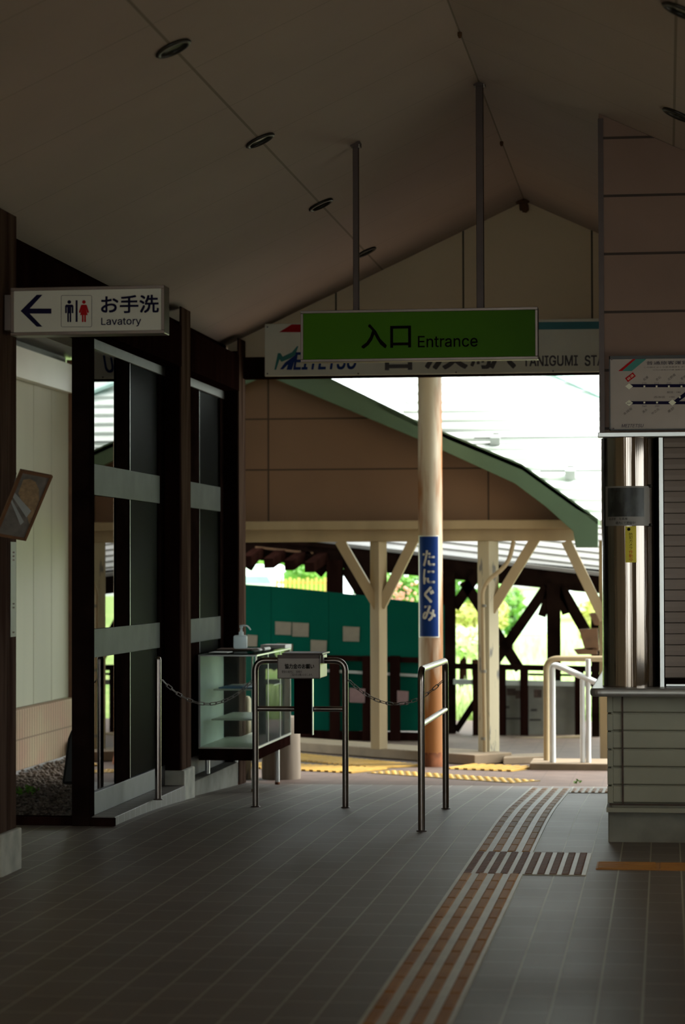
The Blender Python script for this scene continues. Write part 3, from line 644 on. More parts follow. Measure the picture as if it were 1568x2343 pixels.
box_sign(t, a.x, b.x, LY, 0.12, a.z, b.z, M['sign_white'])
Yp = LY+0.002
s = B(); s.box(LX+0.001, a.x+0.004, LY+0.03, LY+0.09, a.z+0.03, b.z-0.03); build(s, 'wall_bracket', M['sign_frame'], t)
build(poly_px([(47, 711.5), (84, 674.5), (97, 674.5), (68, 706), (117.5, 706), (117.5, 717.5), (68, 717.5), (97, 747.5), (84, 747.5)], Yp, 0.001), 'arrow', M['navy'], t)
pic = B()
o_ = fillet([P(140, 712, Y=Yp), P(140, 676, Y=Yp), P(210, 676, Y=Yp), P(210, 748, Y=Yp), P(140, 748, Y=Yp), P(140, 712, Y=Yp)], 0.008, 4)
s = B(); s.tube(o_, 0.0009, 6); build(s, 'pictogram_border', M['navy'], t)
def disc(x, y, r, Y): return [P(x+r*math.cos(2*PI*k/20), y+r*math.sin(2*PI*k/20), Y=Y) for k in range(20)]
s = B(); s.prism(disc(158.5, 691, 4.2, Yp), (0,0.001,0))
poly_px([(151,697),(166,697),(168,700),(168,716),(166,717),(164,716),(164,703),(163,703),(163,736),(162,737),(160,737),(159.3,736),(159.3,717),(157.7,717),(157.7,736),(157,737),(155,737),(154,736),(154,703),(153,703),(153,716),(151,717),(149,716),(149,700)], Yp, 0.001, s)
poly_px([(173, 687), (177.5, 687), (177.5, 736.5), (173, 736.5)], Yp, 0.001, s)
build(s, 'man_pictogram', M['navy'], t)
s = B(); s.prism(disc(192, 691, 4.2, Yp), (0,0.001,0))
poly_px([(187,697),(197,697),(199,699),(203.5,714),(201.5,716.5),(199.5,715),(196.5,704.5),(200.5,721),(196.5,721),(196.5,736),(195.3,737),(193.7,737),(192.8,736),(192.8,721),(191.2,721),(191.2,736),(190.3,737),(188.7,737),(187.5,736),(187.5,721),(183.5,721),(187.5,704.5),(184.5,715),(182.5,716.5),(180.5,714),(185,699)], Yp, 0.001, s)
build(s, 'woman_pictogram', M['red'], t)
letter_px('お手洗', M['navy'], t, 232, 675, 363, 717, Yp, bold=0.0018); letter_px('Lavatory', M['navy'], t, 232, 726, 323, 748, Yp, bold=0.0006)

# ------------------------------------------------------------------ entrance sign on two hanger poles
EY = 13.62
a = P(688, 829, Y=EY); b = P(1231, 702, Y=EY)
t = thing('entrance_sign', 'green hanging entrance sign on two poles from the ceiling', 'sign', ((a.x+b.x)/2, EY+0.05, a.z))
box_sign(t, a.x, b.x, EY, 0.10, a.z, b.z, M['sign_green'])
Yp = EY+0.002
letter_px('入口', M['ink'], t, 828, 741, 940, 797, Yp, bold=0.0022); letter_px('Entrance', M['ink'], t, 957, 767, 1093, 795, Yp, bold=0.0006)
for px0, px1 in ((809, 822), (1091, 1108)):
    xa = P(px0, 600, Y=EY+0.05).x; xb = P(px1, 600, Y=EY+0.05).x; zt = cz((xa+xb)/2)
    s = B(); s.box(xa, xb, EY+0.03, EY+0.07, b.z-0.002, zt+0.01); p = build(s, 'hanger_pole', M['hanger'], t, bevel=0.003)
    s = B(); s.box(xa-0.012, xb+0.012, EY+0.015, EY+0.085, zt-0.022, zt+0.004); build(s, 'ceiling_bracket', M['hanger'], p)
    s = B(); s.lathe([(0.006, 0), (0.006, -0.02)], ((xb+0.006), EY+0.02, zt-0.01), 10); build(s, 'bolt', M['alu'], p)

# ------------------------------------------------------------------ station name board on the end gable
NY = 17.965
a = P(606, 861, Y=NY); b = P(606, 741, Y=NY); NW = P(1368, 800, Y=NY).x+0.55-a.x
t = thing('station_name_board', 'long white station name board over the exit, behind the green entrance sign', 'sign', (a.x+NW/2, NY, a.z))
s = B(); s.box(a.x, a.x+NW, NY, 18.0, a.z, b.z); build(s, 'board', M['board_white'], t, bevel=0.003)
Yp = NY-0.0005
build(poly_px([(639, 760), (668, 742), (720, 742), (691, 760)], Yp-0.001, 0.001), 'red_stripe', M['red'], t)
build(poly_px([(702, 760), (731, 742), (1420, 735), (1420, 752)], Yp-0.001, 0.001), 'teal_stripe', M['teal'], t)
s = B(); poly_px([(628, 846), (636, 808), (642, 808), (647, 816), (668, 806), (680, 792), (683, 792), (676, 812), (664, 820), (644, 828), (640, 822), (632, 846)], Yp-0.001, 0.001, s); build(s, 'logo_wing', M['teal_green'], t)
s = B(); poly_px([(641, 845), (652, 830), (668, 818), (679, 810), (668, 846), (656, 846), (659, 834), (648, 845)], Yp-0.002, 0.001, s)
lettering('EITETSU', M['blue'], t, P(672, 846, Y=Yp-0.001), XU, ZU, P(819, 846, Y=Yp).x-P(672, 846, Y=Yp).x, 0.13, shear=0.25, bold=0.003, into=s)
build(s, 'logo_lettering', M['blue'], t)
letter_px('谷汲駅', M['ink_grey'], t, 862, 745, 1180, 847, Yp, bold=0.003)
letter_px('TANIGUMI', M['ink_grey'], t, 1198, 813, 1322, 838, Yp, bold=0.002); letter_px('STATION', M['ink_grey'], t, 1339, 812, 1440, 837, Yp, bold=0.002)
for x, y in ((612, 748), (612, 855), (820, 855), (1044, 852), (1266, 849)):
    s = B(); s.tube([P(x, y, Y=NY-0.004), P(x, y, Y=NY)], 0.006, 8); build(s, 'screw', M['hanger'], t)

# ------------------------------------------------------------------ framed picture and notice strip at the near post
c = P(53, 1156, Y=11.10); k = 11.10/F
u = Vector((80*k, -55*k, 151*k)); v = Vector((62*k, 55*k, -13*k)); v = (v - u*(v.dot(u)/u.dot(u)))
n = u.cross(v).normalized()
if n.y > 0: n = -n
uh, vh = u/2, v/2
t = thing('tilted_picture_frame', 'slim brown framed picture of a mirror reflection hanging aslant at the near timber post', 'picture', c-uh)
s = B(); uu = u.normalized(); vv = v.normalized(); w = 0.014; L_, W_ = u.length/2, v.length/2
for sg in (-1, 1):
    s.obox(c+vv*sg*(W_-w/2), uu*L_, vv*w/2, n*0.009); s.obox(c+uu*sg*(L_-w/2), uu*w/2, vv*(W_-w), n*0.009)
build(s, 'frame', M['mirror_frame'], t, bevel=0.002)
s = B(); s.obox(c, uu*(L_-w), vv*(W_-w), n*0.003); build(s, 'picture', M['pic_grey'], t)
def on_pic(pts, m, name, lift):
    s = B(); s.prism([c+uu*(a_*(L_-w))+vv*(b_*(W_-w))+n*lift for a_, b_ in pts], n*0.0006); build(s, name, m, t)
on_pic([(0.80, -0.75), (0.86, -0.3), (0.80, 0.15), (0.6, 0.6), (0.25, 0.95), (-0.1, 0.98), (-0.55, 0.98), (-0.15, 0.3), (0.35, -0.7)], M['pic_tan'], 'tan_patch', 0.0035)  # tan and grey patches paint in the reflection of a tilted mirror
on_pic([(0.35, -0.98), (0.2, -0.98), (-0.35, 0.55), (-0.12, 0.7)], M['pic_steel'], 'grey_band', 0.0042)
on_pic([(0.12, -0.98), (0.04, -0.98), (-0.62, 0.35), (-0.5, 0.5)], M['pic_steel'], 'grey_band', 0.0045)
s = B(); s.tube([c+u*0.25-v*0.5, Vector((LX+0.002, 11.545, P(38, 1082, Y=11.545).z))], 0.0012, 6); build(s, 'hanging_wire', M['black_metal'], t)
s = B(); a = P(24, 1458, X=LX+0.003); b = P(36.5, 1240, X=LX+0.003)
s.box(LX+0.001, LX+0.004, a.y, b.y, a.z, b.z)
t = thing('notice_strip', 'tall narrow pale notice fixed to the near timber post below the picture', 'notice', (LX, a.y, a.z)); build(s, 'strip', M['notice'], t, bevel=0.0015)
s = B()
for f_ in (0.04, 0.30, 0.34, 0.80, 0.84, 0.88):
    z = a.z+(b.z-a.z)*f_; s.box(LX+0.004, LX+0.0045, a.y+(b.y-a.y)*0.35, a.y+(b.y-a.y)*0.7, z, z+0.008)
build(s, 'faded_marks', M['paper_pink'], t)

# ------------------------------------------------------------------ steel post, barriers, chains, donation box
def tube_post(px, py, ptop, label, z):
    b = P(px, py, Z=z); top = P(px, ptop, Y=b.y).z; r = 0.0195
    t = thing('steel_post', label, 'post', b)
    s = B(); s.lathe([(r, 0), (r, top-b.z-0.02), (r*0.9, top-b.z-0.008), (r*0.55, top-b.z-0.001), (0.002, top-b.z)], b, 24); build(s, 'tube', M['steel'], t)
    s = B(); s.lathe([(r+0.012, 0), (r+0.012, 0.004), (r+0.002, 0.008)], b, 24); build(s, 'floor_collar', M['hanger'], t)
    return b, top
pA, topA = tube_post(362, 1830, 1502, 'single stainless steel post standing on the tiled step', 0.05)
def barrier(p0, p1, z0, z1, top0, top1, mid, label, dirv):
    t = thing('steel_barrier', label, 'barrier', ((p0[0]+p1[0])/2, (p0[1]+p1[1])/2, min(z0, z1))); r = 0.0195
    a0 = Vector((p0[0], p0[1], z0)); a1 = Vector((p1[0], p1[1], z1))
    path = fillet([a0, Vector((p0[0], p0[1], top0)), Vector((p1[0], p1[1], top1)), a1], 0.07, 8)
    s = B(); s.tube(path, r, 20); build(s, 'hoop', M['steel'], t)
    d = (a1-a0).normalized()*0.017
    m0 = a0+Vector((0,0,mid-z0))+d; m1 = a1+Vector((0,0,mid-z1))-d
    s = B(); s.tube([m0, m1], r*0.85, 16); build(s, 'cross_rail', M['steel'], t)
    for q in (a0, a1):
        s = B(); s.lathe([(r+0.010, 0), (r+0.010, 0.004), (r+0.002, 0.007)], q, 20); build(s, 'floor_collar', M['hanger'], t)
    return t
yb = 14.96
b0 = P(585, 1848, Y=yb); b1 = P(791, 1848, Y=yb); ztop = P(690, 1511, Y=yb).z
barrier((b0.x, yb), (b1.x, yb), gz(yb), gz(yb), ztop, ztop, P(690, 1622, Y=yb).z, 'wide stainless hoop barrier carrying the donation box', None)
c0 = P(964.5, 1902, Z=0.0); c1 = P(1021, 1850, Y=14.95)
cx_ = (c0.x+c1.x)/2
barrier((cx_, c0.y), (cx_, 14.95), gz(c0.y), gz(14.95), P(965, 1532, Y=c0.y).z, P(1021, 1512, Y=14.95).z, P(990, 1640, Y=14.2).z, 'stainless hoop barrier standing end-on in the middle of the floor', None)
def chain(p, q, sag, label):
    p, q = Vector(p), Vector(q); N_ = 60
    pts = [p.lerp(q, i/N_)-Vector((0, 0, sag*4*(i/N_)*(1-i/N_))) for i in range(N_+1)]
    d = [0.0]
    for i in range(N_): d.append(d[-1]+(pts[i+1]-pts[i]).length)
    L_ = d[-1]; n = round(L_/0.040); s = B()
    def at(x):
        x = min(max(x, 0), L_)
        for i in range(N_):
            if d[i+1] >= x: return pts[i].lerp(pts[i+1], (x-d[i])/(d[i+1]-d[i]))
        return pts[-1]
    for i in range(n):
        a_, b_ = at(i*L_/n), at((i+1)*L_/n); m_ = (a_+b_)/2; tx = (b_-a_).normalized()
        sd = tx.cross(Vector((0,0,1))).normalized(); up = sd.cross(tx)
        w_ = (up*math.cos(0.5)+sd*math.sin(0.5)) if i % 2 else (sd*math.cos(0.5)-up*math.sin(0.5))
        hl, hw = L_/n/2+0.0035-0.009, 0.0095; ring = []
        for k in range(16):
            an = 2*PI*k/16; ring.append(m_+tx*(math.copysign(hl, math.cos(an))+0.009*math.cos(an))+w_*hw*math.sin(an))
        s.loop(ring, 0.0028, 6)
    return tag(build(s, 'steel_chain', M['chain']), label, 'chain')
chain(P(372, 1557, Y=pA.y), P(577, 1558, Y=yb), 0.145, 'steel chain hung from the single post to the wide barrier, left of the donation box')
chain(P(799, 1557, Y=yb), P(1013, 1558, Y=14.93), 0.145, 'steel chain hung between the wide barrier and the end-on barrier, right of the donation box')
# donation box
a = P(636, 1552, Y=14.74); b = P(732, 1500, Y=14.74)
t = thing('donation_box', 'donation box with a printed request sign on the wide steel barrier', 'box', ((a.x+b.x)/2, 14.9, a.z))
s = B(); s.box(a.x, b.x, 14.745, 15.06, a.z, b.z); o = build(s, 'box_body', M['sign_frame'], t, bevel=0.004)
s = B(); s.box(a.x-0.002, b.x+0.002, 14.735, 14.746, b.z-0.018, b.z+0.004); s.box(a.x-0.002, b.x+0.002, 14.735, 14.746, a.z-0.002, a.z+0.004); s.box(a.x-0.002, a.x+0.003, 14.735, 14.746, a.z, b.z); s.box(b.x-0.004, b.x+0.002, 14.735, 14.746, a.z, b.z); build(s, 'sign_edge', M['hanger'], t)
s = B(); s.box(a.x+0.003, b.x-0.004, 14.739, 14.744, a.z+0.004, b.z-0.018); build(s, 'sign_panel', M['map_panel'], t)
letter_px('協力金のお願い', M['ink'], t, 652, 1519, 719, 1530, 14.738, bold=0.0007)
letter_px('駅舎の維持に　皆様の', M['ink'], t, 645, 1534, 691, 1540, 14.738); letter_px('ご協力をお願いいたします。', M['ink'], t, 665, 1541, 716, 1547, 14.738)
s = B(); s.box(a.x+0.02, b.x+0.012, 14.77, 15.10, b.z+0.004, b.z+0.014); s.box(b.x-0.02, b.x+0.012, 14.80, 14.84, b.z-0.05, b.z+0.006); build(s, 'lid', M['hanger'], t, bevel=0.002)
q0 = P(675, 1678, Y=14.925); q1 = P(716, 1552, Y=14.925)
s = B(); s.box(q0.x, q1.x, 14.895, 14.935, q0.z, q1.z+0.02); build(s, 'backing_board', M['dark_wood'], t)
s = B(); s.box(q1.x, q1.x+0.004, 14.89, 14.937, q0.z-0.008, q1.z); build(s, 'metal_edge', M['alu'], t)

# ------------------------------------------------------------------ glass display case by the left wall
x0, x1, y0, y1 = -3.275, -2.845, 16.70, 18.25
zb0, zb1 = P(500, 1740, Y=16.7).z, P(500, 1713, Y=16.7).z; zt0 = P(500, 1495, Y=16.7).z
t = thing('glass_display_case', 'glass display case on steel legs under papers and a hand sanitizer bottle', 'display case', ((x0+x1)/2, (y0+y1)/2, gz(17.4)))
yw = 17.82
def ell(xa, xb, ya, yb_, z): return [(xa, ya, z), (xb, ya, z), (xb, yb_, z), (-3.145, yb_, z), (-3.145, 17.785, z), (xa, 17.785, z)]
s = B(); s.prism(ell(-3.255, x1, y0, y1, zb0), (0, 0, zb1-zb0)); build(s, 'base_board', M['dark_wood'], t, bevel=0.003)
xl = -3.255
s = B(); s.prism(ell(xl, x1+0.004, y0-0.004, y1, zb1), (0, 0, 0.010)); build(s, 'deck', M['shelf'], t)
s = B(); s.prism(ell(xl, x1+0.006, y0-0.006, y1+0.006, zt0-0.014), (0, 0, 0.014))
build(s, 'top_pane', M['case_glass'], t)
s = B(); e = 0.009
for (xx, yy) in ((x1-e, y0), (x1-e, y0+0.5), (x1-e, y0+1.05), (x1-e, y1-e), (xl, y0), (-3.145, y1-e)):
    s.box(xx, xx+e*1.4, yy, yy+e*1.4, zb1+0.01, zt0-0.014)
s.box(xl, x1+0.006, y0-0.006, y0+0.006, zt0-0.020, zt0-0.010); s.box(x1-0.008, x1+0.007, y0, y1, zt0-0.020, zt0-0.010); s.box(xl, xl+0.01, y0, 17.785, zt0-0.022, zt0-0.010)
s.box(x1-0.006, x1+0.007, y0, y1, zb1-0.002, zb1+0.012); s.box(-3.145, x1, y1-0.012, y1, zt0-0.022, zt0-0.010)
build(s, 'frame', M['alu'], t)
s = B(); s.box(xl+0.01, x1-0.012, y0+0.001, y0+0.005, zb1+0.01, zt0-0.02); build(s, 'front_pane', M['case_glass'], t)
s = B(); s.box(x1-0.003, x1+0.001, y0+0.015, y1-0.015, zb1+0.012, zt0-0.02); build(s, 'side_pane', M['case_glass'], t)
s = B(); s.box(xl, xl+0.004, y0+0.01, y0+0.95, zb1+0.01, zt0-0.02); build(s, 'wall_panel', M['case_panel'], t)
zs1 = P(560, 1577, Y=17.0).z; zs2 = P(560, 1645, Y=16.95).z
for zz, ya in ((zs1, 17.0), (zs2, 16.92)):
    s = B(); s.box(xl+0.05, x1-0.02, ya, 17.78, zz-0.010, zz); build(s, 'shelf', M['shelf'], t, bevel=0.002)
for i, (px, py) in enumerate(((475, 1815), (635, 1800), (540, 1800), (595, 1822))):
    q = P(px, py, Y=(16.78, 17.9, 17.8, 16.78)[i]); g = gz(q.y)
    xx = min(max(q.x, xl+0.03), x1-0.03)
    s = B(); s.lathe([(0.017, 0.02), (0.017, zb0-g)], (xx, q.y, g), 20); lg = build(s, 'leg', M['alu'], t)
    s = B(); s.lathe([(0.016, 0), (0.019, 0.004), (0.019, 0.018), (0.013, 0.022)], (xx, q.y, g), 16); build(s, 'foot', M['rust'], lg)
# on and in the case
def flat(name, px0, px1, py, Y, d, h, z, m, label, cat, rot=0.0, group=None):
    a = P(px0, py, Y=Y); b = P(px1, py, Y=Y); c = Vector(((a.x+b.x)/2, Y+d/2, z+h/2))
    ca, sa = math.cos(rot), math.sin(rot)
    s = B(); s.obox(c, Vector((ca, sa, 0))*(b.x-a.x)/2, Vector((-sa, ca, 0))*d/2, Vector((0,0,h/2)))
    return tag(build(s, name, m, bevel=min(0.002, h*0.3)), label, cat, group)
zt = zt0+0.0005
flat('clipboard', 492, 600, 1480, 17.35, 0.30, 0.008, zt, M['brown_card'], 'brown clipboard under the sanitizer bottle on the display case', 'clipboard', 0.1)
flat('paper_sheet', 478, 520, 1490, 16.80, 0.22, 0.003, zt, M['paper_white'], 'white paper sheet at the left front of the case top', 'paper')
flat('leaflet_stack', 598, 655, 1480, 17.75, 0.22, 0.028, zt, M['paper_white'], 'stack of white leaflets at the far right of the case top', 'leaflets', -0.06)
s = B(); c = P(602, 1486, Y=17.0); s.blob(Vector((-2.90, 17.05, zt+0.012)), (0.035, 0.05, 0.012), 2, 0.25)
tag(build(s, 'crumpled_paper', M['paper_white']), 'crumpled white paper beside the clipboard on the case top', 'paper')
s = B(); s.tube([(-2.885, 17.25, zt+0.012), (-2.87, 17.42, zt+0.012)], 0.012, 10)
tag(build(s, 'paper_roll', M['paper_white']), 'small white paper roll in front of the leaflets on the case top', 'paper')
flat('blue_folder', 500, 595, 1571, 17.08, 0.30, 0.009, zs1, M['blue_plastic'], 'blue folder on the upper shelf inside the glass case', 'folder')
flat('booklet', 555, 628, 1566, 17.50, 0.26, 0.012, zs1, M['paper_white'], 'white booklet behind the blue folder on the upper shelf', 'booklet')
# hand sanitizer bottle
bx = P(550.5, 1480, Y=17.45); bz = zt+0.009; hw = 0.049
bt = thing('sanitizer_bottle', 'white hand sanitizer pump bottle standing on the display case', 'bottle', (bx.x, 17.45, bz))
s = B(); s.box(bx.x-hw, bx.x+hw, 17.42, 17.48, bz, bz+0.098); build(s, 'bottle_body', M['bottle'], bt, bevel=0.014, seg=4)
s = B(); s.lathe([(0.020, 0.096), (0.018, 0.108), (0.018, 0.122), (0.010, 0.124), (0.007, 0.150), (0.012, 0.152), (0.013, 0.170)], (bx.x+0.006, 17.45, bz), 20); build(s, 'pump_collar', M['bottle'], bt)
s = B(); q = Vector((bx.x+0.006, 17.45, bz+0.166)); s.tube(fillet([q+Vector((-0.008,0,0)), q+Vector((0.045,0,0.004)), q+Vector((0.07,0,-0.03))], 0.02), 0.0055, 10); build(s, 'pump_spout', M['bottle'], bt)
# stump and white bollard behind the case
c = P(637, 1792, Y=18.55); s = B(); g = gz(18.55)
s.lathe([(0.15, 0), (0.152, 0.05), (0.147, 0.3), (0.150, P(640, 1640, Y=18.5).z-g-0.01), (0.14, P(640, 1640, Y=18.5).z-g)], (-2.965, 18.55, g), 28, wob=0.06)
tag(build(s, 'log_stump', M['log']), 'grey wooden log stump standing upright behind the display case', 'log')
s = B(); s.lathe([(0.034, 0), (0.034, 0.62), (0.02, 0.64)], (P(560, 1790, Y=18.35).x, 18.45, gz(18.45)), 20)
tag(build(s, 'bollard', M['peeling']), 'short cream bollard behind the display case legs', 'bollard')

# ------------------------------------------------------------------ tactile paving
def tact(y): return gz(y)+0.001
TX0, TX1 = -0.985, -0.685
def strip_base(ya, yb_, xa, xb, n=1, h=0.004):
    s = B()
    for i in range(n):
        p, q = ya+(yb_-ya)*i/n, ya+(yb_-ya)*(i+1)/n
        s.prism([(xa, p, tact(p)), (xb, p, tact(p)), (xb, p, tact(p)+h), (xa, p, tact(p)+h)], (0, 0, 0)) if False else None
        s.add([(xa,p,tact(p)-0.002),(xb,p,tact(p)-0.002),(xb,q,tact(q)-0.002),(xa,q,tact(q)-0.002),(xa,p,tact(p)+h),(xb,p,tact(p)+h),(xb,q,tact(q)+h),(xa,q,tact(q)+h)], [(3,2,1,0),(4,5,6,7),(0,1,5,4),(1,2,6,5),(2,3,7,6),(3,0,4,7)])
    return s
def ridge(s, x0, x1, y0, y1, h, ins=0.008):
    za = tact((y0+y1)/2)+0.004; z0 = tact(y0)+0.003; z1 = tact(y1)+0.003
    s.add([(x0,y0,z0),(x1,y0,z0),(x1,y1,z1),(x0,y1,z1),(x0+ins,y0+ins,z0+h),(x1-ins,y0+ins,z0+h),(x1-ins,y1-ins,z1+h),(x0+ins,y1-ins,z1+h)], [(3,2,1,0),(4,5,6,7),(0,1,5,4),(1,2,6,5),(2,3,7,6),(3,0,4,7)])
def guide(ya, yb_, label, tan=M['tan_tile'], pale=M['pale_tile']):
    n = round((yb_-ya)/0.3); t = thing('tactile_guide_strip', label, 'tactile paving', ((TX0+TX1)/2, ya, gz(ya)), 'tactile guide tiles along the hall')
    build(strip_base(ya, yb_, TX0, TX1, n), 'base_tiles', pale, t)
    s = B()
    for i in range(n):
        p = ya+(yb_-ya)*i/n; q = ya+(yb_-ya)*(i+1)/n
        for k in range(4):
            xc = TX0+0.0375+k*0.075; ridge(s, xc-0.0225, xc+0.0225, p+0.006, q-0.006, 0.006)
    build(s, 'raised_bars', tan, t)
guide(6.17, 11.57, 'long tan tactile guide strip in the foreground, before the brown dot tiles')
guide(12.47, 17.57, 'tactile guide strip running from the brown dot tiles to the exit')
t = thing('tactile_warning_tiles', 'red brown tactile dot tiles crossing the guide strip before the counter', 'tactile paving', (TX1, 11.57, 0))
build(strip_base(11.57, 12.47, TX0, -0.385, 1), 'base_tiles', M['pale_tile'], t)
s = B()
for c_ in range(10):
    xc = TX0+0.034+c_*0.0585
    for r_ in range(15):
        yc = 11.57+0.03+r_*0.06; ridge(s, xc-0.020, xc+0.020, yc-0.026, yc+0.026, 0.005, 0.007)
build(s, 'raised_dots', M['brown_dot'], t)
t = thing('tactile_cross_strip', 'dark orange tactile strip leading to the ticket counter in the shade', 'tactile paving', (0.2, 11.8, 0))
build(strip_base(11.82, 12.10, -0.345, 0.255, 1), 'base_tiles', M['tan_tile'], t)
s = B()
for i in range(2):
    for k in range(4):
        yc = 11.855+k*0.07; ridge(s, -0.34+i*0.3, -0.055+i*0.3, yc-0.024, yc+0.024, 0.006)
build(s, 'raised_bars', M['tan_tile'], t)
t = thing('tactile_exit_tiles', 'pale tactile tiles beside the far end of the guide strip at the exit', 'tactile paving', (-0.5, 17.2, gz(17.2)))
build(strip_base(17.0, 17.57, TX1+0.002, -0.335, 2), 'base_tiles', M['pale_tile'], t)
s = B()
for k in range(7):
    xc = TX1+0.03+k*0.047; ridge(s, xc-0.015, xc+0.015, 17.02, 17.55, 0.007)
build(s, 'raised_bars', M['tan_tile'], t)
def yellow(p, q, w, label, dots, group='yellow tactile strips outside'):
    p, q = Vector(p), Vector(q); d = (q-p); L_ = d.length; d.normalize(); sd = Vector((-d.y, d.x, 0)).normalized()
    t = thing('yellow_tactile_strip', label, 'tactile paving', (p+q)/2, group)
    s = B(); s.obox((p+q)/2+Vector((0,0,0.002)), d*L_/2, sd*w/2, Vector((0,0,0.004))); build(s, 'base_tiles', M['yellow_base'], t)
    s = B(); n = int(L_/0.075)
    for i in range(n):
        c = p+d*(L_*(i+0.5)/n)
        if dots:
            for k in range(int(w/0.075)):
                e = c+sd*(-w/2+(k+0.5)*0.075); s.lathe([(0.024, 0.005), (0.018, 0.012), (0.006, 0.013)], e, 10)
        else:
            s.obox(c+Vector((0,0,0.011)), d*0.019, sd*(w/2-0.01), Vector((0,0,0.007)))
    build(s, 'raised_dots' if dots else 'raised_bars', M['yellow_tile'], t)
def G(px, py):                                 # point on the paving outside
    z = -0.16
    for _ in range(4): q = P(px, py, Z=z); z = gz(q.y)
    q.z = z; return q
yellow(G(560, 1752), G(850, 1766), 0.52, 'yellow ribbed tactile strip right of the display case, nearest the tiled floor', False)
yellow(G(872, 1767), G(1205, 1790), 0.32, 'yellow dotted tactile strip joining the guide strip at the exit', True)
yellow(G(600, 1727), G(920, 1757), 0.50, 'yellow ribbed tactile strip along the kerb behind the barrier', False)
yellow(G(1048, 1756), G(1205, 1762), 0.50, 'yellow tactile strip right of the rusty pole', False)
s = B(); s.leaves(G(1322, 1793)+Vector((0,0,0.015)), (0.03, 0.02, 0.018), 14, 0.013)
tag(build(s, 'weed', M['leaf']), 'tiny green weed on the paving near the counter corner', 'plant')

# ================================================================== OUTSIDE
# rusty pole with blue name plate
PYo = 20.10; pb = P(990, 1750, Y=PYo); pr = 0.101; g = gz(PYo); px_ = (P(957, 1300, Y=PYo).x+P(1014, 1300, Y=PYo).x)/2
t = thing('rusty_pole', 'thick white round pole streaked with rust outside the exit', 'pole', (px_, PYo, g))
s = B(); s.lathe([(pr, 0.10), (pr, 3.9)], (px_, PYo, g), 40); build(s, 'shaft', M['rust_pole'], t)
s = B(); s.lathe([(pr+0.016, 0), (pr+0.012, 0.04), (pr+0.002, 0.075), (pr+0.0005, 0.12)], (px_, PYo, g), 40, wob=0.04); o = build(s, 'rusted_foot', M['rust'], t); o['label'] = 'heavily rusted foot'
Yq = PYo-pr
t = thing('name_plate', 'curved blue plate with white vertical characters on the rusty pole', 'sign', (px_, Yq, P(980, 1457, Y=Yq).z))
aa = lambda q: ang_of(q, px_, PYo, pr)
build(curved_plate(px_, PYo, pr+0.001, aa(959), aa(1005), P(982, 1459, Y=Yq).z, P(982, 1225, Y=Yq).z, 0.002), 'rim', M['sign_white'], t)
build(curved_plate(px_, PYo, pr+0.003, aa(961), aa(1003), P(982, 1456.5, Y=Yq).z, P(982, 1227.5, Y=Yq).z, 0.001), 'plate', M['blue'], t)
lettering('たにぐみ', M['sign_white'], t, (0,0,0), XU, ZU, aa(996)-aa(968), P(982, 1260, Y=Yq).z-P(982, 1420, Y=Yq).z, vertical=True, bold=0.0035, wrap=wrapper(px_, PYo, pr+0.0048, aa(968), P(982, 1420, Y=Yq).z))

# far building: gable wall, barge board, posts
GY = 20.75
lo = [(608, 858), (660, 880), (955, 1004), (1178, 1106), (1250, 1160), (1312, 1216), (1318, 1253), (1369, 1253), (1369, 1190), (1195, 1065), (955, 966), (757, 868), (608, 796)]
def mirror(pts, c=608): return [(2*c-x, y) for x, y in pts]
s = B(); rt = [P(x, y, Y=GY-0.28) for x, y in lo]; ctr = rt[0].x
s.prism(rt, (0, 0.05, 0))
s.prism([Vector((2*ctr-p.x, p.y, p.z)) for p in rt], (0, 0.05, 0))
bg_ = tag(build(s, 'barge_board', M['barge'], bevel=0.004), 'grey green barge board along the gable edge of the far building', 'barge board')
wb = P(700, 1196, Y=GY).z
top = [(608, 862), (660, 878), (955, 1002), (1178, 1104), (1250, 1156), (1310, 1210)]
wr = [P(x, y-12, Y=GY) for x, y in top]; cxw = wr[0].x
s = B(); s.prism([Vector((2*cxw-p.x, p.y, p.z)) for p in wr[::-1]]+wr[1:]+[Vector((wr[-1].x, GY, wb)), Vector((2*cxw-wr[-1].x, GY, wb))], (0, 0.10, 0))
build(s, 'wall_far_gable', M['gable_far'], kind='structure', origin=(0, 0, 0))
s = B()                                         # verge roof slab behind the barge board
for sg in (1, -1):
    up = [P(x, y, Y=GY-0.28) for x, y in ((608, 796), (955, 966), (1195, 1065), (1369, 1190))]
    up = [Vector((ctr+sg*(p.x-ctr), p.y, p.z+0.012)) for p in up]
    s.prism(up+[p-Vector((0,0,0.05)) for p in up[::-1]], (0, 1.6, 0))
build(s, 'roof_verge', M['barge'], kind='structure', origin=(0, 0, 0))
xr = P(1320, 1200, Y=GY).x
s = B(); s.box(2*cxw-xr, xr, GY-0.10, GY+0.12, P(700, 1213, Y=GY).z, wb+0.012); build(s, 'beam_ledge', M['cream_timber'], kind='structure', bevel=0.006)
s = B(); s.box(2*cxw-xr, xr-0.02, GY-0.02, GY+0.10, P(700, 1240, Y=GY).z, P(700, 1213, Y=GY).z-0.001); build(s, 'beam_lower', M['cream_timber'], kind='structure', bevel=0.004)
beam_z = P(700, 1240, Y=GY).z
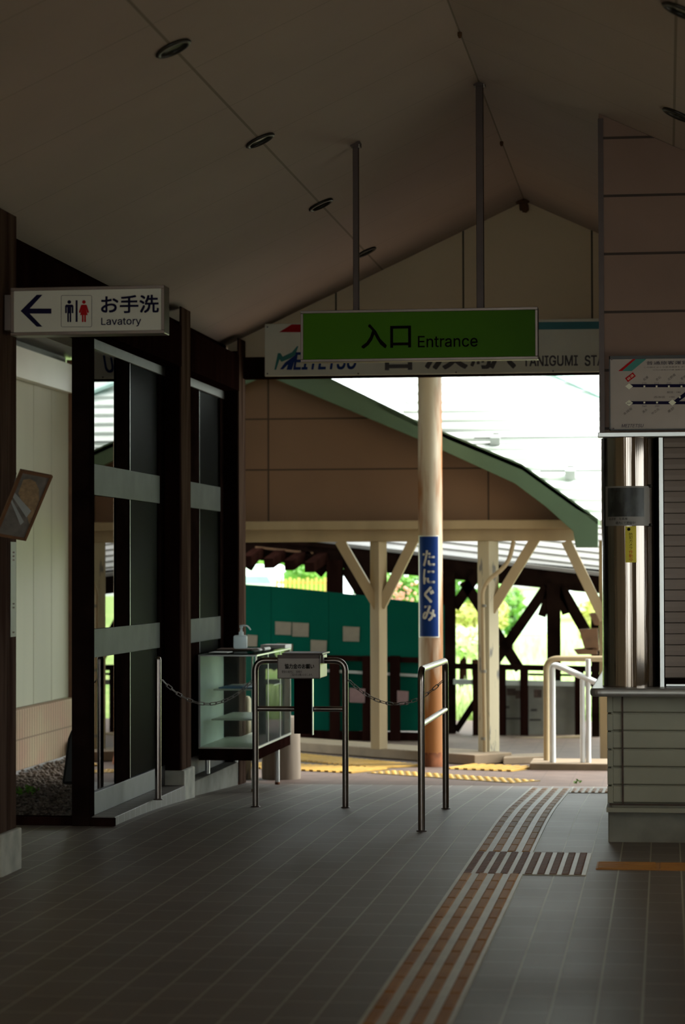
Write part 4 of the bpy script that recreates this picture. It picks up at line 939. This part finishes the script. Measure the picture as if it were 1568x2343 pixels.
def yard_post(px0, px1, pbot, braces, label, m, zbase=None, Yp=GY+0.03):
    a = P(px0, 1500, Y=Yp).x; b = P(px1, 1500, Y=Yp).x; zb_ = zbase if zbase is not None else gz(Yp); c = (a+b)/2; r = (b-a)/2
    t = thing('braced_post', label, 'post', (c, Yp, zb_), 'cream braced posts of the far building')
    s = B(); an = 0.93; s.obox((c, Yp, (zb_+beam_z)/2), Vector((math.cos(an), math.sin(an), 0))*r*0.72, Vector((-math.sin(an), math.cos(an), 0))*r*0.72, (0, 0, (beam_z-zb_)/2)); build(s, 'shaft', m, t, bevel=0.004)
    for (xa, ya, xb, yb_) in braces:
        s = B(); s.bar(P(xa, ya, Y=Yp), P(xb, yb_, Y=Yp), 0.085, 0.085, up=(0, 1, 0)); build(s, 'brace', M['cream_timber'], t, bevel=0.003)
    return t
yard_post(848, 886, 1708, [(778, 1238, 868, 1392), (952, 1226, 872, 1388)], 'cream timber post with a Y of braces left of the rusty pole', M['cream_timber'], gz(20.78)+0.10)
yard_post(1094, 1142, 1745, [(1226, 1232, 1124, 1398)], 'cream timber post with peeling paint right of the rusty pole', M['peeling'])
yard_post(1372, 1410, 1745, [(1296, 1238, 1384, 1418)], 'cream timber post half hidden behind the counter corner', M['cream_timber'])
cp = [P(1176, 1238, Y=GY-0.06), P(1166, 1280, Y=GY-0.06), P(1150, 1302, Y=GY-0.08), P(1116, 1328, Y=GY-0.1), P(1104, 1352, Y=GY-0.1), P(1106, 1500, Y=GY-0.1), Vector((P(1110, 1740, Y=GY-0.1).x, GY-0.1, gz(GY)))]
t = thing('conduit_pipe', 'cream conduit pipe bending down beside the peeling post', 'pipe', cp[-1])
s = B(); s.tube(fillet(cp, 0.05), 0.019, 12); build(s, 'pipe', M['cream_timber'], t)
for py in (1386, 1536, 1690):
    c = P(1107, py, Y=GY-0.1); s = B(); s.lathe([(0.024, -0.012), (0.024, 0.012)], c, 14); build(s, 'clip', M['concrete_dark'], t)
# kerbs
ka, kb = G(560, 1710), G(1086, 1751); kd = (kb-ka).normalized(); kn = Vector((-kd.y, kd.x, 0))
s = B(); s.prism([ka, kb, kb+kn*0.45, ka+kn*0.45], (0, 0, 0.085))
tag(build(s, 'kerb', M['tan_concrete'], bevel=0.008), 'tan concrete kerb under the braced posts left of the rusty pole', 'kerb')
s = B(); a, b = G(1152, 1750), G(1250, 1746); s.prism([a, b, b+Vector((0.05, 0.4, 0)), a+Vector((0, 0.4, 0))], (0, 0, 0.06))
tag(build(s, 'kerb', M['tan_concrete'], bevel=0.006), 'short low kerb between the peeling post and the handrail slab', 'kerb')
SY = 19.75; zs_ = gz(SY)+0.055; a = P(1212, 1762, Y=SY).x; b = a+1.3
s = B(); s.box(a, b, SY, SY+0.55, gz(SY)-0.02, zs_)
tag(build(s, 'ramp_slab', M['tan_concrete'], bevel=0.008), 'concrete slab under the white handrail beside the counter', 'slab')
# handrail
hz = zs_; t = thing('handrail', 'white tubular handrail on the slab left of the counter', 'handrail', (P(1300, 1745, Y=SY+0.2).x, SY+0.2, zs_))
Ya, Yb = SY+0.32, SY+0.12
def px3(x, y, Y): return P(x, y, Y=Y)
p0 = px3(1251, 1740, Ya); p0.z = zs_; pt = px3(1251, 1507, Ya)
s = B(); s.tube(fillet([p0, Vector((p0.x, Ya, pt.z)), Vector((p0.x+1.0, Ya, pt.z))], 0.10, 8), 0.024, 16); s2 = px3(1349, 1600, Ya-0.02)
o = build(s, 'top_rail', M['cream_timber'], t); o['label'] = 'cream outer rail'
q0 = px3(1265, 1742, Yb); q0.z = zs_; q1 = px3(1265, 1518, Yb); q2 = px3(1390, 1573, Yb)
s = B(); s.tube(fillet([q0, Vector((q0.x, Yb, q1.z)), q2, q2+Vector((0.5, 0, -0.19))], 0.06, 8), 0.025, 16); build(s, 'sloping_rail', M['white_paint'], t)
for x, ytop in ((1334, 1555), (1347, 1508)):
    e = px3(x, 1745, Yb); s = B(); s.tube([Vector((e.x, Yb+0.001, zs_)), Vector((e.x, Yb+0.001, px3(x, ytop, Yb).z))], 0.021, 14); build(s, 'upright', M['white_paint'], t)

# stepped metal roofs
def stepped_roof(name, a, b, up, n, step, m, kind='structure'):
    """courses rising from the eave a-b along up; each course laps over the one below"""
    a, b, up = Vector(a), Vector(b), Vector(up); s = B(); nrm = (b-a).cross(up).normalized()
    if nrm.z < 0: nrm = -nrm
    for i in range(n):
        p, q = up*(i/n), up*((i+1.05)/n)
        s.add([a+p+nrm*step, b+p+nrm*step, b+q, a+q, a+p-nrm*0.02, b+p-nrm*0.02, b+q-nrm*0.03, a+q-nrm*0.03], [(0,1,2,3),(4,5,1,0),(7,6,5,4),(0,3,7,4),(1,5,6,2),(3,2,6,7)])
    return build(s, name, m, kind=kind)
RY0 = 21.1
stepped_roof('roof_main', (-2.5, RY0, 1.86), (3.2, RY0, 1.86), (0, 4.4, 2.42), 24, 0.034, M['roof_white'])
def roof_z(y): return 1.86+(y-RY0)*0.55
def on_roof(px, py):
    d = ray(px, py); t_ = (1.86+0.02-EYE.z-RY0*0.55)/(d.z-0.55*d.y); return EYE+d*t_
for (xa, y, bx_, l) in ((1085, 1012, 1135, 'upper snow guard rail with bracket on the pale roof'), (1236, 1088, 1306, 'lower snow guard rail with bracket on the pale roof')):
    a = on_roof(xa, y); t = thing('snow_guard', l, 'snow guard', a, 'snow guard rails on the pale roof')
    s = B(); s.tube([a+Vector((0,0,0.040)), a+Vector((2.6,0,0.040))], 0.011, 8); s.tube([a+Vector((0,-0.05,-0.02)), a+Vector((2.6,-0.05,-0.02))], 0.007, 8); build(s, 'rail', M['metal_rail'], t)
    c = on_roof(bx_, y); s = B(); s.obox(c+Vector((0,-0.06,0.02)), (0.045,0,0), (0,0.05,0.02), (0,-0.012,0.035)); s.obox(c+Vector((0,0.02,0.07)), (0.03,0,0), (0,0.01,0), (0,0,0.02)); build(s, 'bracket', M['metal_rail'], t)
s = B(); a, b = on_roof(1255, 850), on_roof(1400, 918); s.bar(a+Vector((0,0,0.03)), b+Vector((0,0,0.03)), 0.16, 0.03); build(s, 'roof_hip', M['hip'], kind='structure')
# platform shelter behind the gable
HY = 24.4
ea, eb = P(500, 1216, Y=HY), P(1420, 1319, Y=HY)
stepped_roof('roof_shelter', P(690, 1236, Y=HY), eb, (0, 2.6, 0.95), 14, 0.018, M['roof_grey'])
t = thing('shelter_frame', 'dark timber frame of the platform shelter behind the far building', 'shelter', (P(1000, 1700, Y=HY).x, HY, gz(HY)))
s = B(); s.bar(P(540, 1250, Y=HY+0.1), P(1420, 1335, Y=HY+0.1), 0.16, 0.24); build(s, 'eave_beam', M['black_wood'], t)
s = B(); s.bar(P(540, 1217, Y=HY+0.45), P(800, 1240, Y=HY+0.45), 0.9, 0.16); build(s, 'roof_underside', M['black_wood'], t)
for px in (575, 625, 672, 718):
    s = B(); s.bar(P(px+26, 1258+(px-575)*0.1, Y=HY+0.1), P(px-10, 1284+(px-575)*0.1, Y=HY-0.5), 0.10, 0.10); build(s, 'rafter', M['dark_wood'], t)
s = B(); s.bar(P(585, 1252, Y=HY-0.05), P(716, 1266, Y=HY-0.05), 0.03, 0.02); build(s, 'batten', M['mirror_frame'], t)
for px, w, yb_ in ((767, 34, 1700), (842, 17, 1705), (905, 16, 1700), (1028, 28, 1720), (1268, 30, 1720)):
    a = P(px-w/2, 1500, Y=HY).x; b = P(px+w/2, 1500, Y=HY).x; zt_ = P(px, 1280+(px-750)*0.11, Y=HY).z if px != 905 else P(px, 1505, Y=HY).z
    s = B(); s.box(a, b, HY-0.08, HY+0.08, gz(HY), zt_); build(s, 'post', M['black_wood'] if px != 767 else M['dark_wood'], t)
for (x0_, y0_, x1_, y1_, w) in ((1250, 1345, 1122, 1530, 0.10), (1284, 1345, 1392, 1535, 0.11), (1062, 1330, 1190, 1532, 0.10), (1044, 1672, 1098, 1590, 0.06), (744, 1310, 690, 1262, 0.12), (790, 1300, 850, 1395, 0.10), (836, 1395, 880, 1335, 0.09), (566, 1300, 590, 1262, 0.10), (1040, 1390, 1095, 1310, 0.1), (1330, 1560, 1280, 1640, 0.1), (1240, 1410, 1262, 1345, 0.08), (1296, 1405, 1276, 1345, 0.08)):
    s = B(); s.bar(P(x0_, y0_, Y=HY-0.02), P(x1_, y1_, Y=HY-0.02), w, 0.09, up=(0, 1, 0)); build(s, 'brace', M['black_wood'], t)
t = thing('platform_railing', 'dark timber railing in front of the bright field', 'railing', (P(1200, 1700, Y=HY-0.2).x, HY-0.2, gz(HY)))
RYy = HY-0.25
s = B(); s.bar(P(1038, 1524, Y=RYy), P(1420, 1532, Y=RYy), 0.06, 0.055); build(s, 'top_rail', M['black_wood'], t)
s = B(); s.bar(P(1038, 1560, Y=RYy), P(1420, 1566, Y=RYy), 0.05, 0.05); build(s, 'mid_rail', M['metal_rail'], t)
s = B(); s.bar(P(1210, 1543, Y=RYy), P(1420, 1547, Y=RYy), 0.04, 0.022); build(s, 'thin_rail', M['black_wood'], t)
for px, w in ((1091, 17), (1149, 18), (1200, 18), (1326, 20)):
    a = P(px-w/2, 1600, Y=RYy).x; b = P(px+w/2, 1600, Y=RYy).x; s = B(); s.box(a, b, RYy-0.04, RYy+0.04, gz(HY), P(px, 1532, Y=RYy).z); build(s, 'post', M['dark_wood'], t)
s = B(); s.bar(P(1030, 1722, Y=RYy), P(1420, 1722, Y=RYy), 0.16, 0.14); build(s, 'ground_sill', M['black_wood'], t)
a = P(1146, 1690, Y=HY-0.1); b = P(1318, 1568, Y=HY-0.1)
s = B(); s.box(a.x, b.x, HY-0.12, HY-0.09, a.z, b.z); t = thing('grey_panel', 'grey panel with faint red and black marks behind the dark railing', 'panel', (a.x, HY, a.z)); build(s, 'sheet', M['tarp'], t)
s = B()
for x, y, w, h in ((1160, 1575, 20, 16), (1180, 1580, 22, 18), (1222, 1578, 18, 18)): 
    s = B(); c = P(x, y, Y=HY-0.123); s.box(c.x, c.x+w/F*HY, HY-0.1225, HY-0.12, c.z-h/F*HY, c.z); build(s, 'red_mark', M['stain'], t)
s = B()
for x, y, w, h in ((1158, 1615, 8, 6), (1215, 1622, 14, 5), (1150, 1642, 44, 4), (1212, 1645, 26, 4)):
    s = B(); c = P(x, y, Y=HY-0.123); s.box(c.x, c.x+w/F*HY, HY-0.1225, HY-0.12, c.z-h/F*HY, c.z); build(s, 'black_mark', M['black_metal'], t)
BY = HY-0.6
t = thing('log_bench', 'low log bench in front of the grey panel', 'bench', (P(1200, 1720, Y=BY).x, BY, gz(BY)))
s = B(); s.tube([P(1150, 1697, Y=BY), P(1330, 1690, Y=BY)], 0.035, 12); build(s, 'seat', M['tan_concrete'], t)
for px in (1180, 1290):
    c = P(px, 1700, Y=BY); s = B(); s.box(c.x-0.05, c.x+0.05, BY-0.04, BY+0.04, gz(BY), c.z); build(s, 'leg', M['black_wood'], t)
for i, (pts, l) in enumerate((([(1325, 1440), (1368, 1437), (1372, 1490), (1338, 1486)], 'upper tilted brown board seen beyond the handrail'), ([(1312, 1485), (1366, 1480), (1368, 1498), (1322, 1498)], 'lower brown board seen beyond the handrail'), ([(1348, 1404), (1376, 1402), (1376, 1432), (1360, 1430)], 'topmost small brown board seen beyond the handrail'))):
    s = poly_px(pts, HY-0.45, 0.05); tag(build(s, 'wooden_board', M['mirror_frame'], bevel=0.004), l, 'board', 'brown boards beyond the handrail')
s = B(); c = P(1362, 1440, Y=HY-0.42); s.box(c.x-0.04, c.x+0.04, HY-0.40, HY-0.33, gz(HY), P(1362, 1402, Y=HY-0.4).z); tag(build(s, 'board_stand', M['black_wood']), 'dark upright carrying the brown boards beyond the handrail', 'stand')
# green fence with notices
FY = 23.3
t = thing('green_fence', 'deep green sheet fence behind the braced post', 'fence', (P(760, 1690, Y=FY).x, FY, gz(FY)))
def pan(xa, xb, ya, yb_, m=M['fence_green']):
    s = B(); z0 = P(xa, 1672, Y=FY).z
    a, b = P(xa, ya, Y=FY), P(xb, yb_, Y=FY); s.prism([Vector((a.x, FY, z0)), Vector((b.x, FY, z0)), b, a], (0, 0.03, 0)); return build(s, 'sheet', m, t)
pan(480, 620, 1333, 1341); pan(621, 752, 1341, 1354); pan(753, 850, 1355, 1364); pan(851, 958, 1366, 1378); pan(959, 1016, 1378, 1384)
s = B(); s.bar(P(480, 1676, Y=FY), P(1016, 1690, Y=FY), 0.08, 0.10); build(s, 'bottom_timber', M['dark_wood'], t)
s = B(); s.bar(P(640, 1502, Y=FY-0.05), P(1016, 1512, Y=FY-0.05), 0.05, 0.05); build(s, 'rail', M['dark_wood'], t)
s = B(); s.bar(P(700, 1532, Y=FY-0.05), P(960, 1546, Y=FY-0.05), 0.02, 0.026); build(s, 'thin_rail', M['metal_rail'], t)
for px in (767, 842, 905):
    s = B(); a = P(px-11, 1600, Y=FY-0.05).x; b = P(px+11, 1600, Y=FY-0.05).x; s.box(a, b, FY-0.10, FY-0.03, gz(FY), P(px, 1500, Y=FY).z); build(s, 'fence_post', M['dark_wood'], t)
papers = [((630, 1422, 667, 1453), 'notice', 'left one of two pale sheets hung side by side on the green fence'), ((669, 1424, 707, 1457), 'notice', 'right one of two pale sheets hung side by side on the green fence'),
 ((711, 1464, 748, 1492), 'notice', 'pale sheet low between the paired sheets and the fence post'), ((785, 1433, 823, 1468), 'notice', 'square pale sheet alone on the green fence left of the Y braced post'),
 ((566, 1452, 589, 1480), 'notice', 'dim sheet on the green fence just right of the sanitizer bottle'), ((634, 1472, 670, 1496), 'notice', 'dim sheet under the paired sheets on the green fence')]
for (xa, ya, xb, yb_), cat, l in papers:
    s = poly_px([(xa, ya), (xb, ya+2), (xb-1, yb_), (xa, yb_-1)], FY-0.008, 0.004); tag(build(s, 'notice_sheet', M['paper']), l, cat, 'notices on the green fence')
for (xa, ya, xb, yb_), l in (((800, 1574, 836, 1608), 'pinkish sheet low on the green fence behind the chain'), ((909, 1580, 935, 1612), 'pinkish sheet low on the green fence left of the rusty pole')):
    s = poly_px([(xa, ya), (xb, ya+2), (xb-1, yb_), (xa, yb_-1)], FY-0.115, 0.004); tag(build(s, 'notice_sheet', M['paper_pink']), l, 'notice', 'notices on the green fence')
# ------------------------------------------------------------------ far scenery
s = B(); s.add([(-60, 26.5, -0.25), (60, 26.5, -0.25), (60, 45, -0.25), (-60, 45, -0.25), (60, 110, 0.35), (-60, 110, 0.35)], [(0,1,2,3),(3,2,4,5)])
build(s, 'field', M['grass'], kind='structure', origin=(0, 0, 0))
s = B()
for i in range(9000):
    y = 26.8+(random.random()**1.5)*24; d = y/F
    x = (random.uniform(1000, 1420)-1524)*d; z = -0.25; h = random.uniform(0.12, 0.42); a = random.uniform(0, PI); w = 0.010+0.0005*y
    dx, dy = math.cos(a)*w, math.sin(a)*w; lx, ly = random.gauss(0, 0.07), random.gauss(0, 0.07)
    s.add([(x-dx, y-dy, z), (x+dx, y+dy, z), (x+lx, y+ly, z+h)], [(0,1,2)])
tag(build(s, 'grass', M['leaf_pale']), 'tall pale grass of the bright field behind the dark railing', 'grass', kind='stuff')
def bush(px, py, Y, rx, rz, n, size, m, label, cat='bush', name='bush', group='bushes beyond the shelter', trunk=True):
    c = P(px, py, Y=Y); g0 = -0.25; t = thing(name, label, cat, (c.x, Y, g0), group)
    s = B(); s.leaves(c, (rx, rx*0.8, rz), n, size); build(s, 'foliage', m, t)
    s = B(); s.lathe([(0.06, 0), (0.04, max(0.1, c.z-g0))], (c.x, Y, g0), 8); build(s, 'stem', M['dark_wood'], t)
    return t
bush(1085, 1345, 40, 0.55, 0.75, 900, 0.075, M['leaf'], 'dark green tree behind the peeling post')
bush(1088, 1410, 33, 0.42, 0.22, 700, 0.05, M['leaf_yellow'], 'yellow green bush left of the peeling post')
bush(1138, 1405, 34, 0.16, 0.25, 300, 0.05, M['leaf_yellow'], 'small yellow green bush just right of the peeling post')
bush(1168, 1395, 42, 0.30, 0.45, 450, 0.065, M['leaf'], 'green shrub in front of the white house')
shrub_a = bush(925, 1350, 30, 0.33, 0.26, 700, 0.045, M['leaf'], 'green shrub above the fence left of the rusty pole')
bush(860, 1345, 31, 0.30, 0.25, 450, 0.045, M['leaf'], 'green shrub seen between the Y braces')
bush(1360, 1420, 38, 0.35, 0.35, 500, 0.06, M['leaf_yellow'], 'yellow green shrub behind the brown boards')
bush(1060, 1470, 30, 0.5, 0.2, 500, 0.05, M['leaf_pale'], 'pale weedy clump left of the peeling post')
s = B()
for _ in range(40):
    c = P(random.uniform(893, 953), random.uniform(1335, 1378), Y=29.5); s.blob(c, (0.02, 0.02, 0.02), 1, 0.2)
o = build(s, 'blossoms', M['flower'], shrub_a); o['kind'] = 'stuff'
hg = thing('hedge', 'clipped bright green hedge behind the yellow picket fence', 'hedge', P(708, 1345, Y=34))
s = B(); c = P(706, 1312, Y=34); s.leaves(c, (0.36, 0.3, 0.13), 1600, 0.03); build(s, 'foliage', M['leaf'], hg)
s = B(); s.box(c.x-0.34, c.x+0.34, 33.8, 34.2, -0.25, c.z+0.02); build(s, 'inner_mass', M['leaf'], hg, bevel=0.05)
bush(640, 1282, 46, 1.6, 0.35, 1600, 0.09, M['leaf'], 'row of green tree tops behind the white van', 'tree', 'tree', 'trees behind the van')
bush(735, 1290, 44, 0.4, 0.25, 500, 0.07, M['leaf'], 'green tree top behind the hedge', 'tree', 'tree', 'trees behind the van')
pf = thing('picket_fence', 'straw yellow picket fence seen over the green fence', 'fence', P(700, 1360, Y=31))
s = B()
for z in (1332, 1356): s.bar(P(632, z, Y=31), P(760, z+2, Y=31), 0.02, 0.03)
build(s, 'rail', M['picket'], pf)
for i in range(13):
    a = P(634+i*10, 1325, Y=30.97); s = B(); s.box(a.x-0.014, a.x+0.014, 30.95, 30.98, -0.25, a.z+0.02*(i % 2)); build(s, 'picket', M['picket'], pf)
# white van
VY = 38; va, vb = P(520, 1345, Y=VY), P(640, 1290, Y=VY); k = VY/F
t = thing('white_van', 'white van parked beyond the green fence', 'van', ((va.x+vb.x)/2-0.6, VY, -0.25))
prof = [(400, 1292), (606, 1292), (624, 1302), (636, 1330), (640, 1345), (640, 1510), (400, 1510)]
s = poly_px(prof, VY, 1.7); build(s, 'body', M['van_white'], t, bevel=0.05)
s = poly_px([(420, 1318), (612, 1318), (622, 1336), (420, 1336)], VY-0.015, 0.02); build(s, 'side_window', M['van_glass'], t)
for px in (460, 600):
    c = P(px, 1520, Y=VY-0.02); s = B(); s.lathe([(0.30, 0), (0.32, 0.05), (0.32, 0.18)], Vector((c.x, VY-0.05, 0.07)), 24, axis=(0, 1, 0)); build(s, 'wheel', M['black_metal'], t)
s = poly_px([(642, 1330), (662, 1318), (678, 1326), (690, 1350), (692, 1540), (642, 1540)], 40, 1.5); tag(build(s, 'white_car', M['van_white'], bevel=0.05), 'white car roof just right of the white van', 'car')
# white house
WY = 60; t = thing('white_house', 'white house across the field, right of the peeling post', 'house', (P(1210, 1440, Y=WY).x, WY, 0))
a, b = P(1120, 1460, Y=WY), P(1262, 1345, Y=WY)
s = B(); s.box(a.x, b.x, WY, WY+4, -0.2, b.z); build(s, 'wall', M['house'], t)
s = B(); s.prism([(a.x-0.2, WY-0.2, b.z), (b.x+0.2, WY-0.2, b.z), (b.x-0.1, WY+2, b.z+0.45), (a.x+0.1, WY+2, b.z+0.45)], (0, 0.05, 0.05)); build(s, 'roof', M['roof_grey'], t)
s = poly_px([(1160, 1402), (1182, 1402), (1182, 1425), (1160, 1425)], WY-0.03, 0.02); build(s, 'window', M['van_glass'], t)
a, b = P(1310, 1420, Y=70), P(1420, 1340, Y=70); s = B(); s.box(a.x, b.x, 70, 74, -0.1, b.z); t = thing('white_shed', 'pale building at the far edge of the field behind the boards', 'building', (a.x, 70, -0.1)); build(s, 'wall', M['house'], t)
s = B(); s.box(a.x-0.2, b.x, 69.8, 74.2, b.z, b.z+0.2); build(s, 'roof', M['roof_grey'], t)
a, b = P(1215, 1405, Y=64), P(1300, 1380, Y=64)
